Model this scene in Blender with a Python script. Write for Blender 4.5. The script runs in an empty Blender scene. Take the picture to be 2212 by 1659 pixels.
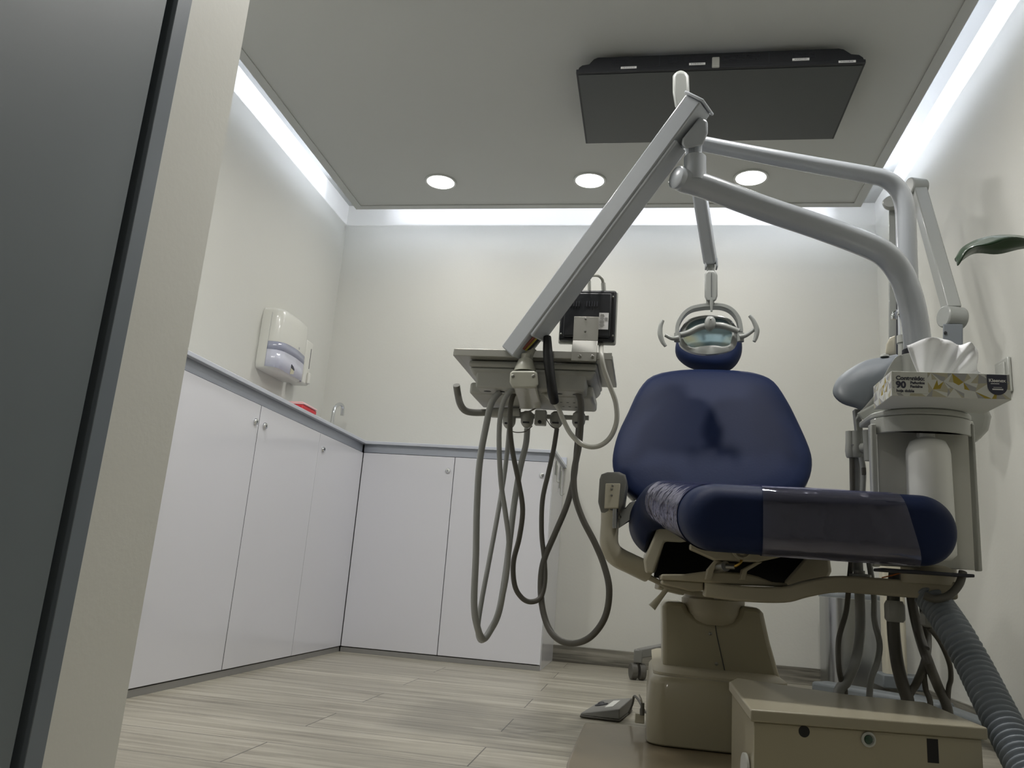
import bpy, bmesh, math, random
from mathutils import Vector, Matrix
random.seed(7)
C = bpy.context.scene
# ------------------------------------------------------------------ camera frame (survey of the room)
YAW, PITCH, ROLL, FPX, CH = 0.1807, 0.2338, 0.0768, 1709.0, 0.3945
_f = Vector((-math.sin(YAW)*math.cos(PITCH), math.cos(YAW)*math.cos(PITCH), math.sin(PITCH)))
_r0 = Vector((math.cos(YAW), math.sin(YAW), 0)); _u0 = _r0.cross(_f)
_r = _r0*math.cos(ROLL) + _u0*math.sin(ROLL); _u = -_r0*math.sin(ROLL) + _u0*math.cos(ROLL)
EYE = Vector((0, 0, CH))
def _ray(px, py): return _f + _r*((px-1106)/FPX) + _u*((829.5-py)/FPX)
def at(px, py, y):
    d = _ray(px, py); return EYE + d*(y/d.y)
def atx(px, py, x):
    d = _ray(px, py); return EYE + d*(x/d.x)
def atz(px, py, z):
    d = _ray(px, py); return EYE + d*((z-CH)/d.z)
def ats(pts): return [at(*p) for p in pts]

# ------------------------------------------------------------------ materials
def lin(c):
    return tuple(((v/255)/12.92 if v/255 <= .04045 else ((v/255+.055)/1.055)**2.4) for v in c)
M = {}
def mat(name, rgb, rough=.5, metal=0, coat=0, spec=.5, bump=0, bscale=40, trans=0, sss=0, var=0, vscale=3):
    m = bpy.data.materials.new(name); m.use_nodes = True; nt = m.node_tree
    b = nt.nodes['Principled BSDF']
    col = lin(rgb)+(1,)
    b.inputs['Base Color'].default_value = col
    b.inputs['Roughness'].default_value = rough; b.inputs['Metallic'].default_value = metal
    b.inputs['Coat Weight'].default_value = coat; b.inputs['Coat Roughness'].default_value = .08
    b.inputs['Specular IOR Level'].default_value = spec
    if trans: b.inputs['Transmission Weight'].default_value = trans
    tc = nt.nodes.new('ShaderNodeTexCoord')
    if bump:
        n = nt.nodes.new('ShaderNodeTexNoise'); n.inputs['Scale'].default_value = bscale; n.inputs['Detail'].default_value = 3
        bu = nt.nodes.new('ShaderNodeBump'); bu.inputs['Strength'].default_value = bump; bu.inputs['Distance'].default_value = .002
        nt.links.new(tc.outputs['Object'], n.inputs['Vector']); nt.links.new(n.outputs['Fac'], bu.inputs['Height'])
        nt.links.new(bu.outputs['Normal'], b.inputs['Normal'])
    n2 = nt.nodes.new('ShaderNodeTexNoise'); n2.inputs['Scale'].default_value = vscale; n2.inputs['Detail'].default_value = 4
    nt.links.new(tc.outputs['Object'], n2.inputs['Vector'])
    mx = nt.nodes.new('ShaderNodeMix'); mx.data_type = 'RGBA'
    v = var if var else .02
    mx.inputs[6].default_value = tuple(max(0, c*(1-v)) for c in col[:3])+(1,); mx.inputs[7].default_value = tuple(min(1, c*(1+v)) for c in col[:3])+(1,)
    nt.links.new(n2.outputs['Fac'], mx.inputs[0]); nt.links.new(mx.outputs[2], b.inputs['Base Color'])
    M[name] = m; return m
def emis(name, rgb, s):
    m = bpy.data.materials.new(name); m.use_nodes = True; nt = m.node_tree
    b = nt.nodes['Principled BSDF']; b.inputs['Base Color'].default_value = (.8, .8, .8, 1)
    b.inputs['Emission Color'].default_value = tuple(rgb)+(1,); b.inputs['Emission Strength'].default_value = s
    M[name] = m; return m

mat('wall_paint', (207, 207, 200), .55, bump=.15, bscale=90)
mat('slab_paint', (182, 184, 181), .6, bump=.1, bscale=80)
mat('cabinet_laminate', (220, 221, 228), .16, coat=.35, var=.01)
mat('counter_top', (196, 201, 212), .3)
mat('alu_profile', (160, 165, 176), .38, metal=.4)
mat('kick_grey', (150, 150, 148), .4, metal=.3)
mat('gap_dark', (52, 54, 62), .7)
mat('chrome', (215, 217, 220), .12, metal=1)
mat('steel', (176, 178, 180), .26, metal=1, bump=.05, bscale=200)
mat('beige_plastic', (196, 191, 172), .32, coat=.25)
mat('beige_cast', (172, 165, 144), .42, bump=.08, bscale=200)
mat('beige_dark', (158, 151, 128), .35, coat=.3)
mat('white_plastic', (176, 178, 172), .3, coat=.3)
mat('tube_enamel', (176, 181, 187), .25, coat=.4)
mat('tray_grey', (168, 169, 164), .4, coat=.1)
mat('tray_metal', (168, 168, 162), .33, metal=.5)
mat('rubber_grey', (122, 122, 118), .45)
mat('hose_grey', (150, 152, 150), .38, coat=.2)
mat('knuckle_grey', (180, 180, 168), .32, coat=.25)
mat('wire_red', (124, 66, 52), .5)
mat('wire_yellow', (170, 158, 62), .5)
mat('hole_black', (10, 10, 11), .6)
mat('lid_beige', (152, 146, 126), .4, coat=.1)
mat('hose_dark', (92, 90, 84), .42)
mat('hose_light', (190, 190, 182), .3, coat=.3)
mat('corrugated', (126, 134, 142), .38, coat=.15)
mat('black_plastic', (26, 29, 34), .45)
mat('tv_black', (24, 27, 33), .5, bump=.2, bscale=300)
mat('tv_screen', (44, 49, 52), .32, spec=.6)
mat('black_wrap', (20, 22, 24), .5, bump=.6, bscale=60)
mat('navy_vinyl', (13, 29, 64), .55, spec=.22, bump=.12, bscale=160, var=.05)
mat('mount_grey', (112, 118, 124), .45)
mat('stand_grey', (106, 112, 115), .5)
mat('paper', (235, 235, 235), .8)
mat('tissue', (240, 241, 243), .85, bump=.3, bscale=30)
mat('print_grey', (166, 166, 166), .5)
mat('print_beige', (186, 182, 158), .5)
mat('print_gold', (168, 148, 52), .45)
mat('print_light', (214, 216, 210), .5)
mat('ink', (58, 60, 76), .5)
mat('red_plastic', (196, 36, 48), .4)
mat('pink_clear', (232, 190, 190), .3)
mat('lavender_plastic', (150, 154, 172), .2, coat=.5)
mat('lavender_light', (196, 198, 212), .2, coat=.5)
mat('door_laminate', (104, 112, 116), .45, bump=.05, bscale=30, var=.06, vscale=2)
mat('door_seal', (38, 42, 46), .6)
mat('door_casing', (110, 118, 126), .4)
mat('leaf_green', (34, 66, 36), .35, coat=.4, var=.25, vscale=14)
mat('pot_white', (205, 205, 200), .4)
mat('bottle', (232, 233, 228), .45, coat=.1)
mat('panel_grey', (206, 206, 198), .5)
mat('arm_grey', (150, 153, 150), .35, coat=.2)
mat('dispenser_white', (214, 214, 206), .3, coat=.4)
mat('brass', (170, 140, 70), .3, metal=1)
mat('yellow_tube', (206, 196, 70), .35)
mat('orange_tube', (176, 96, 30), .4)
mat('brown_mat', (118, 106, 84), .38, coat=.35)
mat('green_lens', (20, 60, 40), .2, coat=.6)
mat('screw', (150, 150, 145), .3, metal=1)
mat('grout', (214, 212, 204), .7)
emis('lamp_glow', (1, .98, .95), 14)
emis('strip_glow', (.86, .88, 1), 10)

# vertical faint grain for the door leaf and streaks for wood-look tiles
def wood_floor():
    m = bpy.data.materials.new('wood_tile'); m.use_nodes = True; nt = m.node_tree; N = nt.nodes; L = nt.links
    b = N['Principled BSDF']; tc = N.new('ShaderNodeTexCoord')
    br = N.new('ShaderNodeTexBrick'); br.offset = .37; br.inputs['Scale'].default_value = 1
    br.inputs['Brick Width'].default_value = 1.2; br.inputs['Row Height'].default_value = .2
    br.inputs['Mortar Size'].default_value = .0016; br.inputs['Mortar Smooth'].default_value = 0
    br.inputs['Color1'].default_value = (.43, .43, .43, 1); br.inputs['Color2'].default_value = (.57, .57, .57, 1); br.inputs['Mortar'].default_value = (.5, .5, .5, 1)
    mp0 = N.new('ShaderNodeMapping'); mp0.inputs['Location'].default_value = (.35, .06, 0)
    L.new(tc.outputs['Object'], mp0.inputs['Vector']); L.new(mp0.outputs['Vector'], br.inputs['Vector'])
    mp = N.new('ShaderNodeMapping'); mp.inputs['Scale'].default_value = (1.3, 22, 1)
    L.new(tc.outputs['Object'], mp.inputs['Vector'])
    # shift the grain per plank
    add = N.new('ShaderNodeVectorMath'); add.operation = 'ADD'
    sc = N.new('ShaderNodeVectorMath'); sc.operation = 'SCALE'; sc.inputs['Scale'].default_value = 40
    L.new(br.outputs['Color'], sc.inputs[0]); L.new(mp.outputs['Vector'], add.inputs[0]); L.new(sc.outputs[0], add.inputs[1])
    n = N.new('ShaderNodeTexNoise'); n.inputs['Scale'].default_value = 1.6; n.inputs['Detail'].default_value = 7; n.inputs['Roughness'].default_value = .62; n.inputs['Distortion'].default_value = .35
    L.new(add.outputs[0], n.inputs['Vector'])
    cr = N.new('ShaderNodeValToRGB'); e = cr.color_ramp.elements
    e[0].position = .3; e[0].color = lin((128, 123, 109))+(1,)
    e[1].position = .72; e[1].color = lin((190, 186, 172))+(1,)
    x = cr.color_ramp.elements.new(.5); x.color = lin((162, 157, 142))+(1,)
    L.new(n.outputs['Fac'], cr.inputs[0])
    mu = N.new('ShaderNodeMix'); mu.data_type = 'RGBA'; mu.blend_type = 'OVERLAY'; mu.inputs[0].default_value = .5
    L.new(cr.outputs[0], mu.inputs[6]); L.new(br.outputs['Color'], mu.inputs[7])
    mg = N.new('ShaderNodeMix'); mg.data_type = 'RGBA'; mg.inputs[7].default_value = lin((92, 89, 80))+(1,)
    L.new(br.outputs['Fac'], mg.inputs[0]); L.new(mu.outputs[2], mg.inputs[6]); L.new(mg.outputs[2], b.inputs['Base Color'])
    b.inputs['Roughness'].default_value = .33
    bu = N.new('ShaderNodeBump'); bu.inputs['Strength'].default_value = .12; bu.inputs['Distance'].default_value = .002
    L.new(n.outputs['Fac'], bu.inputs['Height']); L.new(bu.outputs['Normal'], b.inputs['Normal'])
    M['wood_tile'] = m
wood_floor()
def wood_base():
    m = bpy.data.materials.new('wood_baseboard'); m.use_nodes = True; nt = m.node_tree; N = nt.nodes; L = nt.links
    b = N['Principled BSDF']; tc = N.new('ShaderNodeTexCoord')
    mp = N.new('ShaderNodeMapping'); mp.inputs['Scale'].default_value = (3, 3, 60); L.new(tc.outputs['Object'], mp.inputs['Vector'])
    n = N.new('ShaderNodeTexNoise'); n.inputs['Scale'].default_value = 1.2; n.inputs['Detail'].default_value = 6; n.inputs['Distortion'].default_value = .5
    L.new(mp.outputs['Vector'], n.inputs['Vector'])
    cr = N.new('ShaderNodeValToRGB'); e = cr.color_ramp.elements
    e[0].position = .35; e[0].color = lin((92, 90, 82))+(1,); e[1].position = .65; e[1].color = lin((150, 147, 136))+(1,)
    L.new(n.outputs['Fac'], cr.inputs[0]); L.new(cr.outputs[0], b.inputs['Base Color']); b.inputs['Roughness'].default_value = .4
    M['wood_baseboard'] = m
wood_base()
def film():
    m = bpy.data.materials.new('clear_film'); m.use_nodes = True; nt = m.node_tree; N = nt.nodes; L = nt.links
    N.remove(N['Principled BSDF']); out = N['Material Output']
    tr = N.new('ShaderNodeBsdfTransparent'); tr.inputs[0].default_value = (.93, .92, .95, 1)
    gl = N.new('ShaderNodeBsdfGlossy'); gl.inputs['Roughness'].default_value = .07; gl.inputs[0].default_value = (.8, .8, 1, 1)
    di = N.new('ShaderNodeBsdfDiffuse'); di.inputs[0].default_value = (.5, .5, .72, 1)
    lw = N.new('ShaderNodeFresnel'); lw.inputs['IOR'].default_value = 2.1
    tc = N.new('ShaderNodeTexCoord'); mp = N.new('ShaderNodeMapping'); mp.inputs['Scale'].default_value = (5, 14, 9)
    n = N.new('ShaderNodeTexNoise'); n.inputs['Scale'].default_value = 2.2; n.inputs['Detail'].default_value = 3
    bu = N.new('ShaderNodeBump'); bu.inputs['Strength'].default_value = .35; bu.inputs['Distance'].default_value = .012
    L.new(tc.outputs['Object'], mp.inputs['Vector']); L.new(mp.outputs['Vector'], n.inputs['Vector']); L.new(n.outputs['Fac'], bu.inputs['Height'])
    L.new(bu.outputs['Normal'], gl.inputs['Normal']); L.new(bu.outputs['Normal'], lw.inputs['Normal'])
    m1 = N.new('ShaderNodeMixShader'); m1.inputs[0].default_value = .055; L.new(tr.outputs[0], m1.inputs[1]); L.new(di.outputs[0], m1.inputs[2])
    m2 = N.new('ShaderNodeMixShader'); L.new(lw.outputs[0], m2.inputs[0]); L.new(m1.outputs[0], m2.inputs[1]); L.new(gl.outputs[0], m2.inputs[2])
    L.new(m2.outputs[0], out.inputs[0]); M['clear_film'] = m
film()
def reflector():
    m = bpy.data.materials.new('dichroic_reflector'); m.use_nodes = True; nt = m.node_tree; N = nt.nodes; L = nt.links
    b = N['Principled BSDF']; b.inputs['Metallic'].default_value = .55; b.inputs['Roughness'].default_value = .22
    tc = N.new('ShaderNodeTexCoord'); n = N.new('ShaderNodeTexNoise'); n.inputs['Scale'].default_value = 9; n.inputs['Detail'].default_value = 2
    cr = N.new('ShaderNodeValToRGB'); e = cr.color_ramp.elements
    e[0].position = .3; e[0].color = lin((196, 192, 150))+(1,); e[1].position = .7; e[1].color = lin((150, 158, 205))+(1,)
    x = e.new(.45); x.color = lin((150, 178, 186))+(1,); x = e.new(.56); x.color = lin((164, 190, 200))+(1,)
    L.new(tc.outputs['Object'], n.inputs['Vector']); L.new(n.outputs['Fac'], cr.inputs[0]); L.new(cr.outputs[0], b.inputs['Base Color'])
    b.inputs['Coat Weight'].default_value = .8
    M['dichroic'] = m
reflector()

# ------------------------------------------------------------------ mesh helpers
def catmull(P, n=6, closed=False):
    if len(P) < 3: return [Vector(p) for p in P]
    out = []; k = len(P); rng = range(k if closed else k-1)
    for i in rng:
        g = lambda j: P[j % k] if closed else P[min(max(j, 0), k-1)]
        p0, p1, p2, p3 = g(i-1), g(i), g(i+1), g(i+2)
        for s in range(n):
            t = s/n
            out.append(tuple(.5*((2*b) + (-a+c)*t + (2*a-5*b+4*c-d)*t*t + (-a+3*b-3*c+d)*t**3) for a, b, c, d in zip(p0, p1, p2, p3)))
    if not closed: out.append(tuple(P[-1]))
    return out
class G:
    def __init__(s): s.v = []; s.f = []; s.m = []; s.cur = 0
    def _add(s, vs, fs):
        o = len(s.v); s.v += [Vector(p) for p in vs]
        for f in fs: s.f.append([i+o for i in f]); s.m.append(s.cur)
        return s
    def obox(s, c, hx, hy, hz, ux=(1, 0, 0), uy=(0, 1, 0), uz=(0, 0, 1), taper=1):
        c = Vector(c); ux, uy, uz = Vector(ux), Vector(uy), Vector(uz)
        vs = []
        for z in (-1, 1):
            k = taper if z < 0 else 1
            for x, y in ((-1, -1), (1, -1), (1, 1), (-1, 1)): vs.append(c+ux*hx*x*k+uy*hy*y*k+uz*hz*z)
        return s._add(vs, [(3, 2, 1, 0), (4, 5, 6, 7), (0, 1, 5, 4), (1, 2, 6, 5), (2, 3, 7, 6), (3, 0, 4, 7)])
    def box(s, x0, x1, y0, y1, z0, z1):
        return s.obox(((x0+x1)/2, (y0+y1)/2, (z0+z1)/2), abs(x1-x0)/2, abs(y1-y0)/2, abs(z1-z0)/2)
    def beam(s, a, b, w, h, up=(0, 0, 1), w2=None, h2=None):
        a, b = Vector(a), Vector(b); d = (b-a).normalized()
        if abs(d.dot(Vector(up).normalized())) > .9: up = (0, 1, 0)
        x = d.cross(Vector(up)).normalized(); u = x.cross(d)
        w2 = w if w2 is None else w2; h2 = h if h2 is None else h2
        vs = [a+x*w/2*i+u*h/2*j for i, j in ((-1, -1), (1, -1), (1, 1), (-1, 1))]+[b+x*w2/2*i+u*h2/2*j for i, j in ((-1, -1), (1, -1), (1, 1), (-1, 1))]
        return s._add(vs, [(3, 2, 1, 0), (4, 5, 6, 7), (0, 1, 5, 4), (1, 2, 6, 5), (2, 3, 7, 6), (3, 0, 4, 7)])
    def loft(s, rings, cap=True, closed=False):
        n = len(rings[0]); o = len(s.v); fs = []
        for r in range(len(rings)-(0 if closed else 1)):
            r2 = (r+1) % len(rings)
            for i in range(n): fs.append((r*n+i, r*n+(i+1) % n, r2*n+(i+1) % n, r2*n+i))
        if cap and not closed:
            fs.append(tuple(range(n))[::-1]); fs.append(tuple((len(rings)-1)*n+i for i in range(n)))
        return s._add([p for r in rings for p in r], fs)
    def tube(s, pts, r, n=12, cap=True, sm=6, closed=False, ell=None):
        if sm:
            if isinstance(r, (list, tuple)): q = catmull([tuple(p)+(rr,) for p, rr in zip(pts, r)], sm, closed); P = [Vector(a[:3]) for a in q]; R = [a[3] for a in q]
            else: P = [Vector(a) for a in catmull([tuple(p) for p in pts], sm, closed)]; R = [r]*len(P)
        else:
            P = [Vector(p) for p in pts]; R = list(r) if isinstance(r, (list, tuple)) else [r]*len(P)
        k = len(P); rings = []; x = None
        for i in range(k):
            a = P[(i-1) % k] if closed else P[max(i-1, 0)]; b = P[(i+1) % k] if closed else P[min(i+1, k-1)]
            d = (b-a).normalized()
            if x is None:
                x = d.cross(Vector((0, 0, 1)))
                if x.length < .05: x = d.cross(Vector((0, 1, 0)))
            else: x = x-d*x.dot(d)
            x.normalize(); y = d.cross(x)
            rings.append([P[i]+(x*math.cos(t)+y*math.sin(t))*R[i] for t in [2*math.pi*j/n for j in range(n)]])
        return s.loft(rings, cap, closed)
    def cyl(s, a, b, r, r2=None, n=24): return s.tube([a, b], [r, r if r2 is None else r2], n, True, 0)
    def lathe(s, c, prof, n=32, ax=(0, 0, 1), sx=1, sy=1):
        c = Vector(c); ax = Vector(ax).normalized(); x = ax.cross(Vector((0, 1, 0)))
        if x.length < .05: x = ax.cross(Vector((1, 0, 0)))
        x.normalize(); y = ax.cross(x)
        return s.loft([[c+ax*h+(x*math.cos(t)*sx+y*math.sin(t)*sy)*max(r, 1e-4) for t in [2*math.pi*j/n for j in range(n)]] for r, h in prof])
    def prism(s, pts, off):
        off = Vector(off); return s.loft([[Vector(p) for p in pts], [Vector(p)+off for p in pts]])
    def pillow(s, pts, nrm, front, back, edge=.5, steps=6, pw=2.4):
        """cushion: an outline in space, domed to the front (along nrm) and the back"""
        pts = [Vector(p) for p in pts]; nrm = Vector(nrm).normalized(); c = sum(pts, Vector())/len(pts)
        rings = []
        for i in range(steps+1):
            t = i/steps; k = t
            rings.append((max(1-(1-k)**pw, 0)**(1/pw) if k < 1 else 1, -back*(1-k)))
        lo = [(k, h) for k, h in rings]
        hi = [(k, front*(-h/back)) for k, h in reversed(rings[:-1])]
        R = []
        for k, h in lo+hi:
            kk = edge+(1-edge)*k
            R.append([c+(p-c)*kk+nrm*h for p in pts])
        # close with shrinking flat-ish domes
        return s.loft([[c+(p-c)*edge*.5+nrm*(-back*1.04) for p in pts]]+R+[[c+(p-c)*edge*.5+nrm*(front*1.06) for p in pts]])
    def sphere(s, c, r, sx=1, sy=1, sz=1, n=20):
        c = Vector(c); R = []
        for i in range(1, n//2):
            a = math.pi*i/(n//2); R.append([c+Vector((math.sin(a)*math.cos(t)*sx, math.sin(a)*math.sin(t)*sy, -math.cos(a)*sz))*r for t in [2*math.pi*j/n for j in range(n)]])
        return s.loft(R)
def superring(cx, cz, hw, hh, y, n=40, e=3.0):
    o = []
    for j in range(n):
        t = 2*math.pi*j/n; c, s_ = math.cos(t), math.sin(t)
        o.append(Vector((cx+hw*math.copysign(abs(c)**(2/e), c), y, cz+hh*math.copysign(abs(s_)**(2/e), s_))))
    return o
def stadium(cx, cz, hw, hh, y, n=14):
    r = min(hh, hw)*.97; o = []
    for qx, qz, a0 in ((1, 1, 0), (-1, 1, 90), (-1, -1, 180), (1, -1, 270)):
        for i in range(n):
            a = math.radians(a0+90*(i+.0)/(n-1) if n > 1 else 0); o.append(Vector((cx+qx*(hw-r)+r*math.cos(a), y, cz+qz*(hh-r)+r*math.sin(a))))
    return o
def rrect(cx, cy, hw, hh, r, n=5):
    o = []
    for qx, qy, a0 in ((1, 1, 0), (-1, 1, 90), (-1, -1, 180), (1, -1, 270)):
        for i in range(n+1):
            a = math.radians(a0+90*i/n); o.append((cx+qx*(hw-r)+r*math.cos(a), cy+qy*(hh-r)+r*math.sin(a)))
    return o

def thing(name, loc, label, cat, group=None):
    o = bpy.data.objects.new(name, None); C.collection.objects.link(o); o.location = loc; o.empty_display_size = .05
    o['label'] = label; o['category'] = cat
    if group: o['group'] = group
    return o
def part(name, g, mt, root=None, bevel=0, label=None, ang=40, seg=2, kind=None, cat=None, group=None, sub=0, base=None):
    """one mesh object; vertices are given in room coordinates"""
    org = Vector((0, 0, 0)); p = root
    while p is not None: org = org+p.location; p = p.parent
    loc = Vector((0, 0, 0))
    if root is None:
        if base is not None: loc = Vector(base)
        elif kind != 'structure' and g.v:
            mn = [min(v[i] for v in g.v) for i in range(3)]; mx = [max(v[i] for v in g.v) for i in range(3)]
            loc = Vector(((mn[0]+mx[0])/2, (mn[1]+mx[1])/2, mn[2]))
        org = loc
    me = bpy.data.meshes.new(name); me.from_pydata([v-org for v in g.v], [], g.f); me.validate()
    ms = mt if isinstance(mt, (list, tuple)) else [mt]
    for x in ms: me.materials.append(M[x])
    if len(ms) > 1 and len(me.polygons) == len(g.m):
        for pl, k in zip(me.polygons, g.m): pl.material_index = k
    bm = bmesh.new(); bm.from_mesh(me); bmesh.ops.recalc_face_normals(bm, faces=bm.faces); bm.to_mesh(me); bm.free()
    me.shade_smooth(); me.set_sharp_from_angle(angle=math.radians(ang))
    o = bpy.data.objects.new(name, me); C.collection.objects.link(o); o.location = loc if root is None else (0, 0, 0)
    if root is not None: o.parent = root
    if bevel:
        b = o.modifiers.new('bevel', 'BEVEL'); b.width = bevel; b.segments = seg; b.limit_method = 'ANGLE'; b.angle_limit = math.radians(38); b.harden_normals = False
    if sub:
        sm = o.modifiers.new('sub', 'SUBSURF'); sm.levels = sub; sm.render_levels = sub
    if label: o['label'] = label
    if kind: o['kind'] = kind
    if cat: o['category'] = cat
    if group: o['group'] = group
    return o
def text(name, s, size, origin, ux, uz, mt, root, depth=.0006, font_bold=0):
    cu = bpy.data.curves.new('t', 'FONT'); cu.body = s; cu.size = size; cu.extrude = depth/2; cu.offset = font_bold
    to = bpy.data.objects.new('t', cu); C.collection.objects.link(to)
    bpy.context.view_layer.update()
    me = bpy.data.meshes.new_from_object(to.evaluated_get(bpy.context.evaluated_depsgraph_get()))
    bpy.data.objects.remove(to); g = G(); ux, uz = Vector(ux).normalized(), Vector(uz).normalized(); n = ux.cross(uz)
    g.v = [Vector(origin)+ux*v.co.x+uz*v.co.y+n*(v.co.z+depth/2) for v in me.vertices]; g.f = [list(p.vertices) for p in me.polygons]; g.m = [0]*len(g.f)
    return part(name, g, mt, root, ang=30)

# ------------------------------------------------------------------ THE ROOM
XL, XR, YB, YF0, YF1 = -1.77, 1.10, 3.996, 0.98, 1.14
ZC, ZT = 2.25, 2.392
S = dict(kind='structure')
part('floor', G().box(-2.6, 2.4, -2.2, YB+.1, -.1, 0), 'wood_tile', **S)
part('wall_left', G().box(XL-.12, XL, YF1, YB+.12, 0, 2.5), 'wall_paint', **S)
part('wall_back', G().box(XL-.12, XR+.12, YB, YB+.12, 0, 2.5), 'wall_paint', **S)
part('wall_right', G().box(XR, XR+.12, -2.2, YB, 0, 2.5), 'wall_paint', **S)
g = G().box(-2.6, -.75, YF0, YF1, 0, 2.5); g.box(-.75, XR, YF0, YF1, 2.15, 2.5)
part('wall_front', g, 'wall_paint', **S)
g = G().box(-2.6, -2.5, -2.2, YF0, 0, 2.5); g.box(-2.6, XR+.12, -2.3, -2.2, 0, 2.5)
part('wall_hall', g, 'wall_paint', **S)
# ceiling: upper slab, plus the lowered panel that hides the light strips
xs0, xs1, ys1 = atz(770, 452, ZC).x, atz(1860, 445, ZC).x, atz(1860, 446, ZC).y
g = G().box(-2.6, XR+.12, -2.2, YB+.12, ZT, ZT+.1)
g.box(xs0+.002, xs1-.002, YF1, ys1-.002, ZC+.0021, ZC+.005)
g.box(-2.6, XR, -2.2, YF0, 2.3, 2.34)
part('ceiling', g, 'slab_paint', **S)
g = G()
def lip(x0, x1, y0, y1): g.box(x0, x1, y0, y1, ZC+.0021, ZC+.018)
lip(xs0, xs0+.012, YF1, ys1); lip(xs1-.012, xs1, YF1, ys1); lip(xs0+.0125, xs1-.0125, ys1-.012, ys1)
g.box(xs0, xs0+.04, YF1, ys1, ZC-.003, ZC+.002); g.box(xs1-.04, xs1, YF1, ys1, ZC-.003, ZC+.002); g.box(xs0+.0402, xs1-.0402, ys1-.04, ys1, ZC-.003, ZC+.002)
part('trim_1', g, 'slab_paint', **S)
# baseboards of the back wall and right wall
part('baseboard_back', G().box(-.44, XR, YB-.012, YB, 0, .075), 'wood_baseboard', bevel=.002, **S)
part('baseboard_right', G().box(XR-.012, XR, YF1, YB-.012, 0, .075), 'wood_baseboard', **S)
part('trim_2', G().box(-.452, -.438, YB-.014, YB, 0, .08).box(-.447, -.44, 3.64, YB-.014, 0, .0015), 'grout', **S)
# sliding door leaf, seal and casing at the left jamb
xd = -.75
d0 = atx(379, 0, xd).y; d1 = atx(364, 0, xd).y
g = G().box(xd-.03, xd+.004, .949, .982, 0, 2.14)
part('trim_3', g, 'door_casing', bevel=.001, **S)
door = bpy.data.objects.new('door_1', None); C.collection.objects.link(door); door['kind'] = 'structure'; door.location = (xd-.03, .5, 0)
part('leaf_panel', G().box(xd-.045, xd-.002, .02, .933, .01, 2.14), 'door_laminate', door, bevel=.001)
part('seal', G().box(xd-.045, xd-.016, .933, .949, .0, 2.14), 'door_seal', door, label='dark rubber seal')

BACKP, FRONTP = 2.9, 10.5
# ------------------------------------------------------------------ CEILING LIGHTS
def lightobj(name, loc, rot, kind, size, sy, power, col, spread=None):
    l = bpy.data.lights.new(name, 'AREA'); l.shape = kind; l.size = size
    if sy: l.size_y = sy
    l.energy = power; l.color = col
    if spread: l.spread = spread
    o = bpy.data.objects.new(name, l); C.collection.objects.link(o); o.location = loc; o.rotation_euler = rot; return o
for px, py, lab in ((952, 393, 'round recessed ceiling downlight, leftmost of the three, away from the monitor'), (1274, 390, 'round recessed ceiling downlight, middle one of the row of three'), (1622, 384, 'round recessed ceiling downlight, rightmost of the three, above the curved tubes')):
    c = atz(px, py, ZC); d = thing('ceiling_downlight', (c.x, c.y, ZC), lab, 'ceiling light', 'recessed downlights across the back of the ceiling')
    r = .068
    part('trim_ring', G().lathe(c, [(r+.012, .004), (r+.012, -.002), (r+.009, -.005), (r, -.003), (r, .004)], 40), 'slab_paint', d)
    part('diffuser', G().lathe(c, [(r, .002), (r, -.002), (r*.9, -.003)], 40), 'lamp_glow', d)
    lightobj('downlight_lamp', (c.x, c.y, ZC-.006), (0, 0, 0), 'DISK', .125, None, BACKP, (1, .975, .94))
# unseen row added near the doorway to brighten the front half of the room
for x in (-1.07, -.33, .41):
    d = thing('ceiling_downlight', (x, 1.72, ZC), 'round unseen downlight added inside the doorway to brighten the front half', 'ceiling light', 'added unseen downlights near the doorway')
    part('trim_ring', G().lathe((x, 1.72, ZC), [(.08, .004), (.08, -.002), (.077, -.005), (.068, -.003), (.068, .004)], 40), 'slab_paint', d)
    part('diffuser', G().lathe((x, 1.72, ZC), [(.068, .002), (.068, -.002), (.061, -.003)], 40), 'lamp_glow', d)
    lightobj('downlight_lamp', (x, 1.72, ZC-.006), (0, 0, 0), 'DISK', .125, None, FRONTP, (1, .975, .94))
# led strips lying on the lowered panel
cool = (.80, .83, 1)
zs = ZC+.033
def strip(x0, x1, y0, y1, lab, rot, cx, L, P):
    part('led_strip', G().box(x0, x1, y0, y1, ZC+.0052, ZC+.0062), 'paper', label=lab, cat='light strip', group='light strips hidden above the lowered ceiling')
    lightobj('led_strip_lamp', cx, rot, 'RECTANGLE', L, .008, P, cool)
mx_, my_ = (xs0+xs1)/2, (YF1+ys1)/2; LY = ys1-YF1-.06; LX = xs1-xs0-.10
R = math.radians
strip(xs0+.055, xs0+.067, YF1+.05, ys1-.07, 'thin light strip behind the left edge of the lowered ceiling', (R(90), 0, R(90+180)), (xs0+.06, my_, ZC+.0105), LY, 32)
strip(xs1-.067, xs1-.055, YF1+.05, ys1-.07, 'thin light strip behind the right edge of the lowered ceiling', (R(90), 0, R(90)), (xs1-.045, my_, ZC+.0155), LY, 48)
strip(xs0+.08, xs1-.08, ys1-.067, ys1-.055, 'thin light strip behind the far edge of the lowered ceiling', (R(90), 0, R(0+180)), (mx_, ys1-.06, ZC+.0125), LX, 44)

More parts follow.
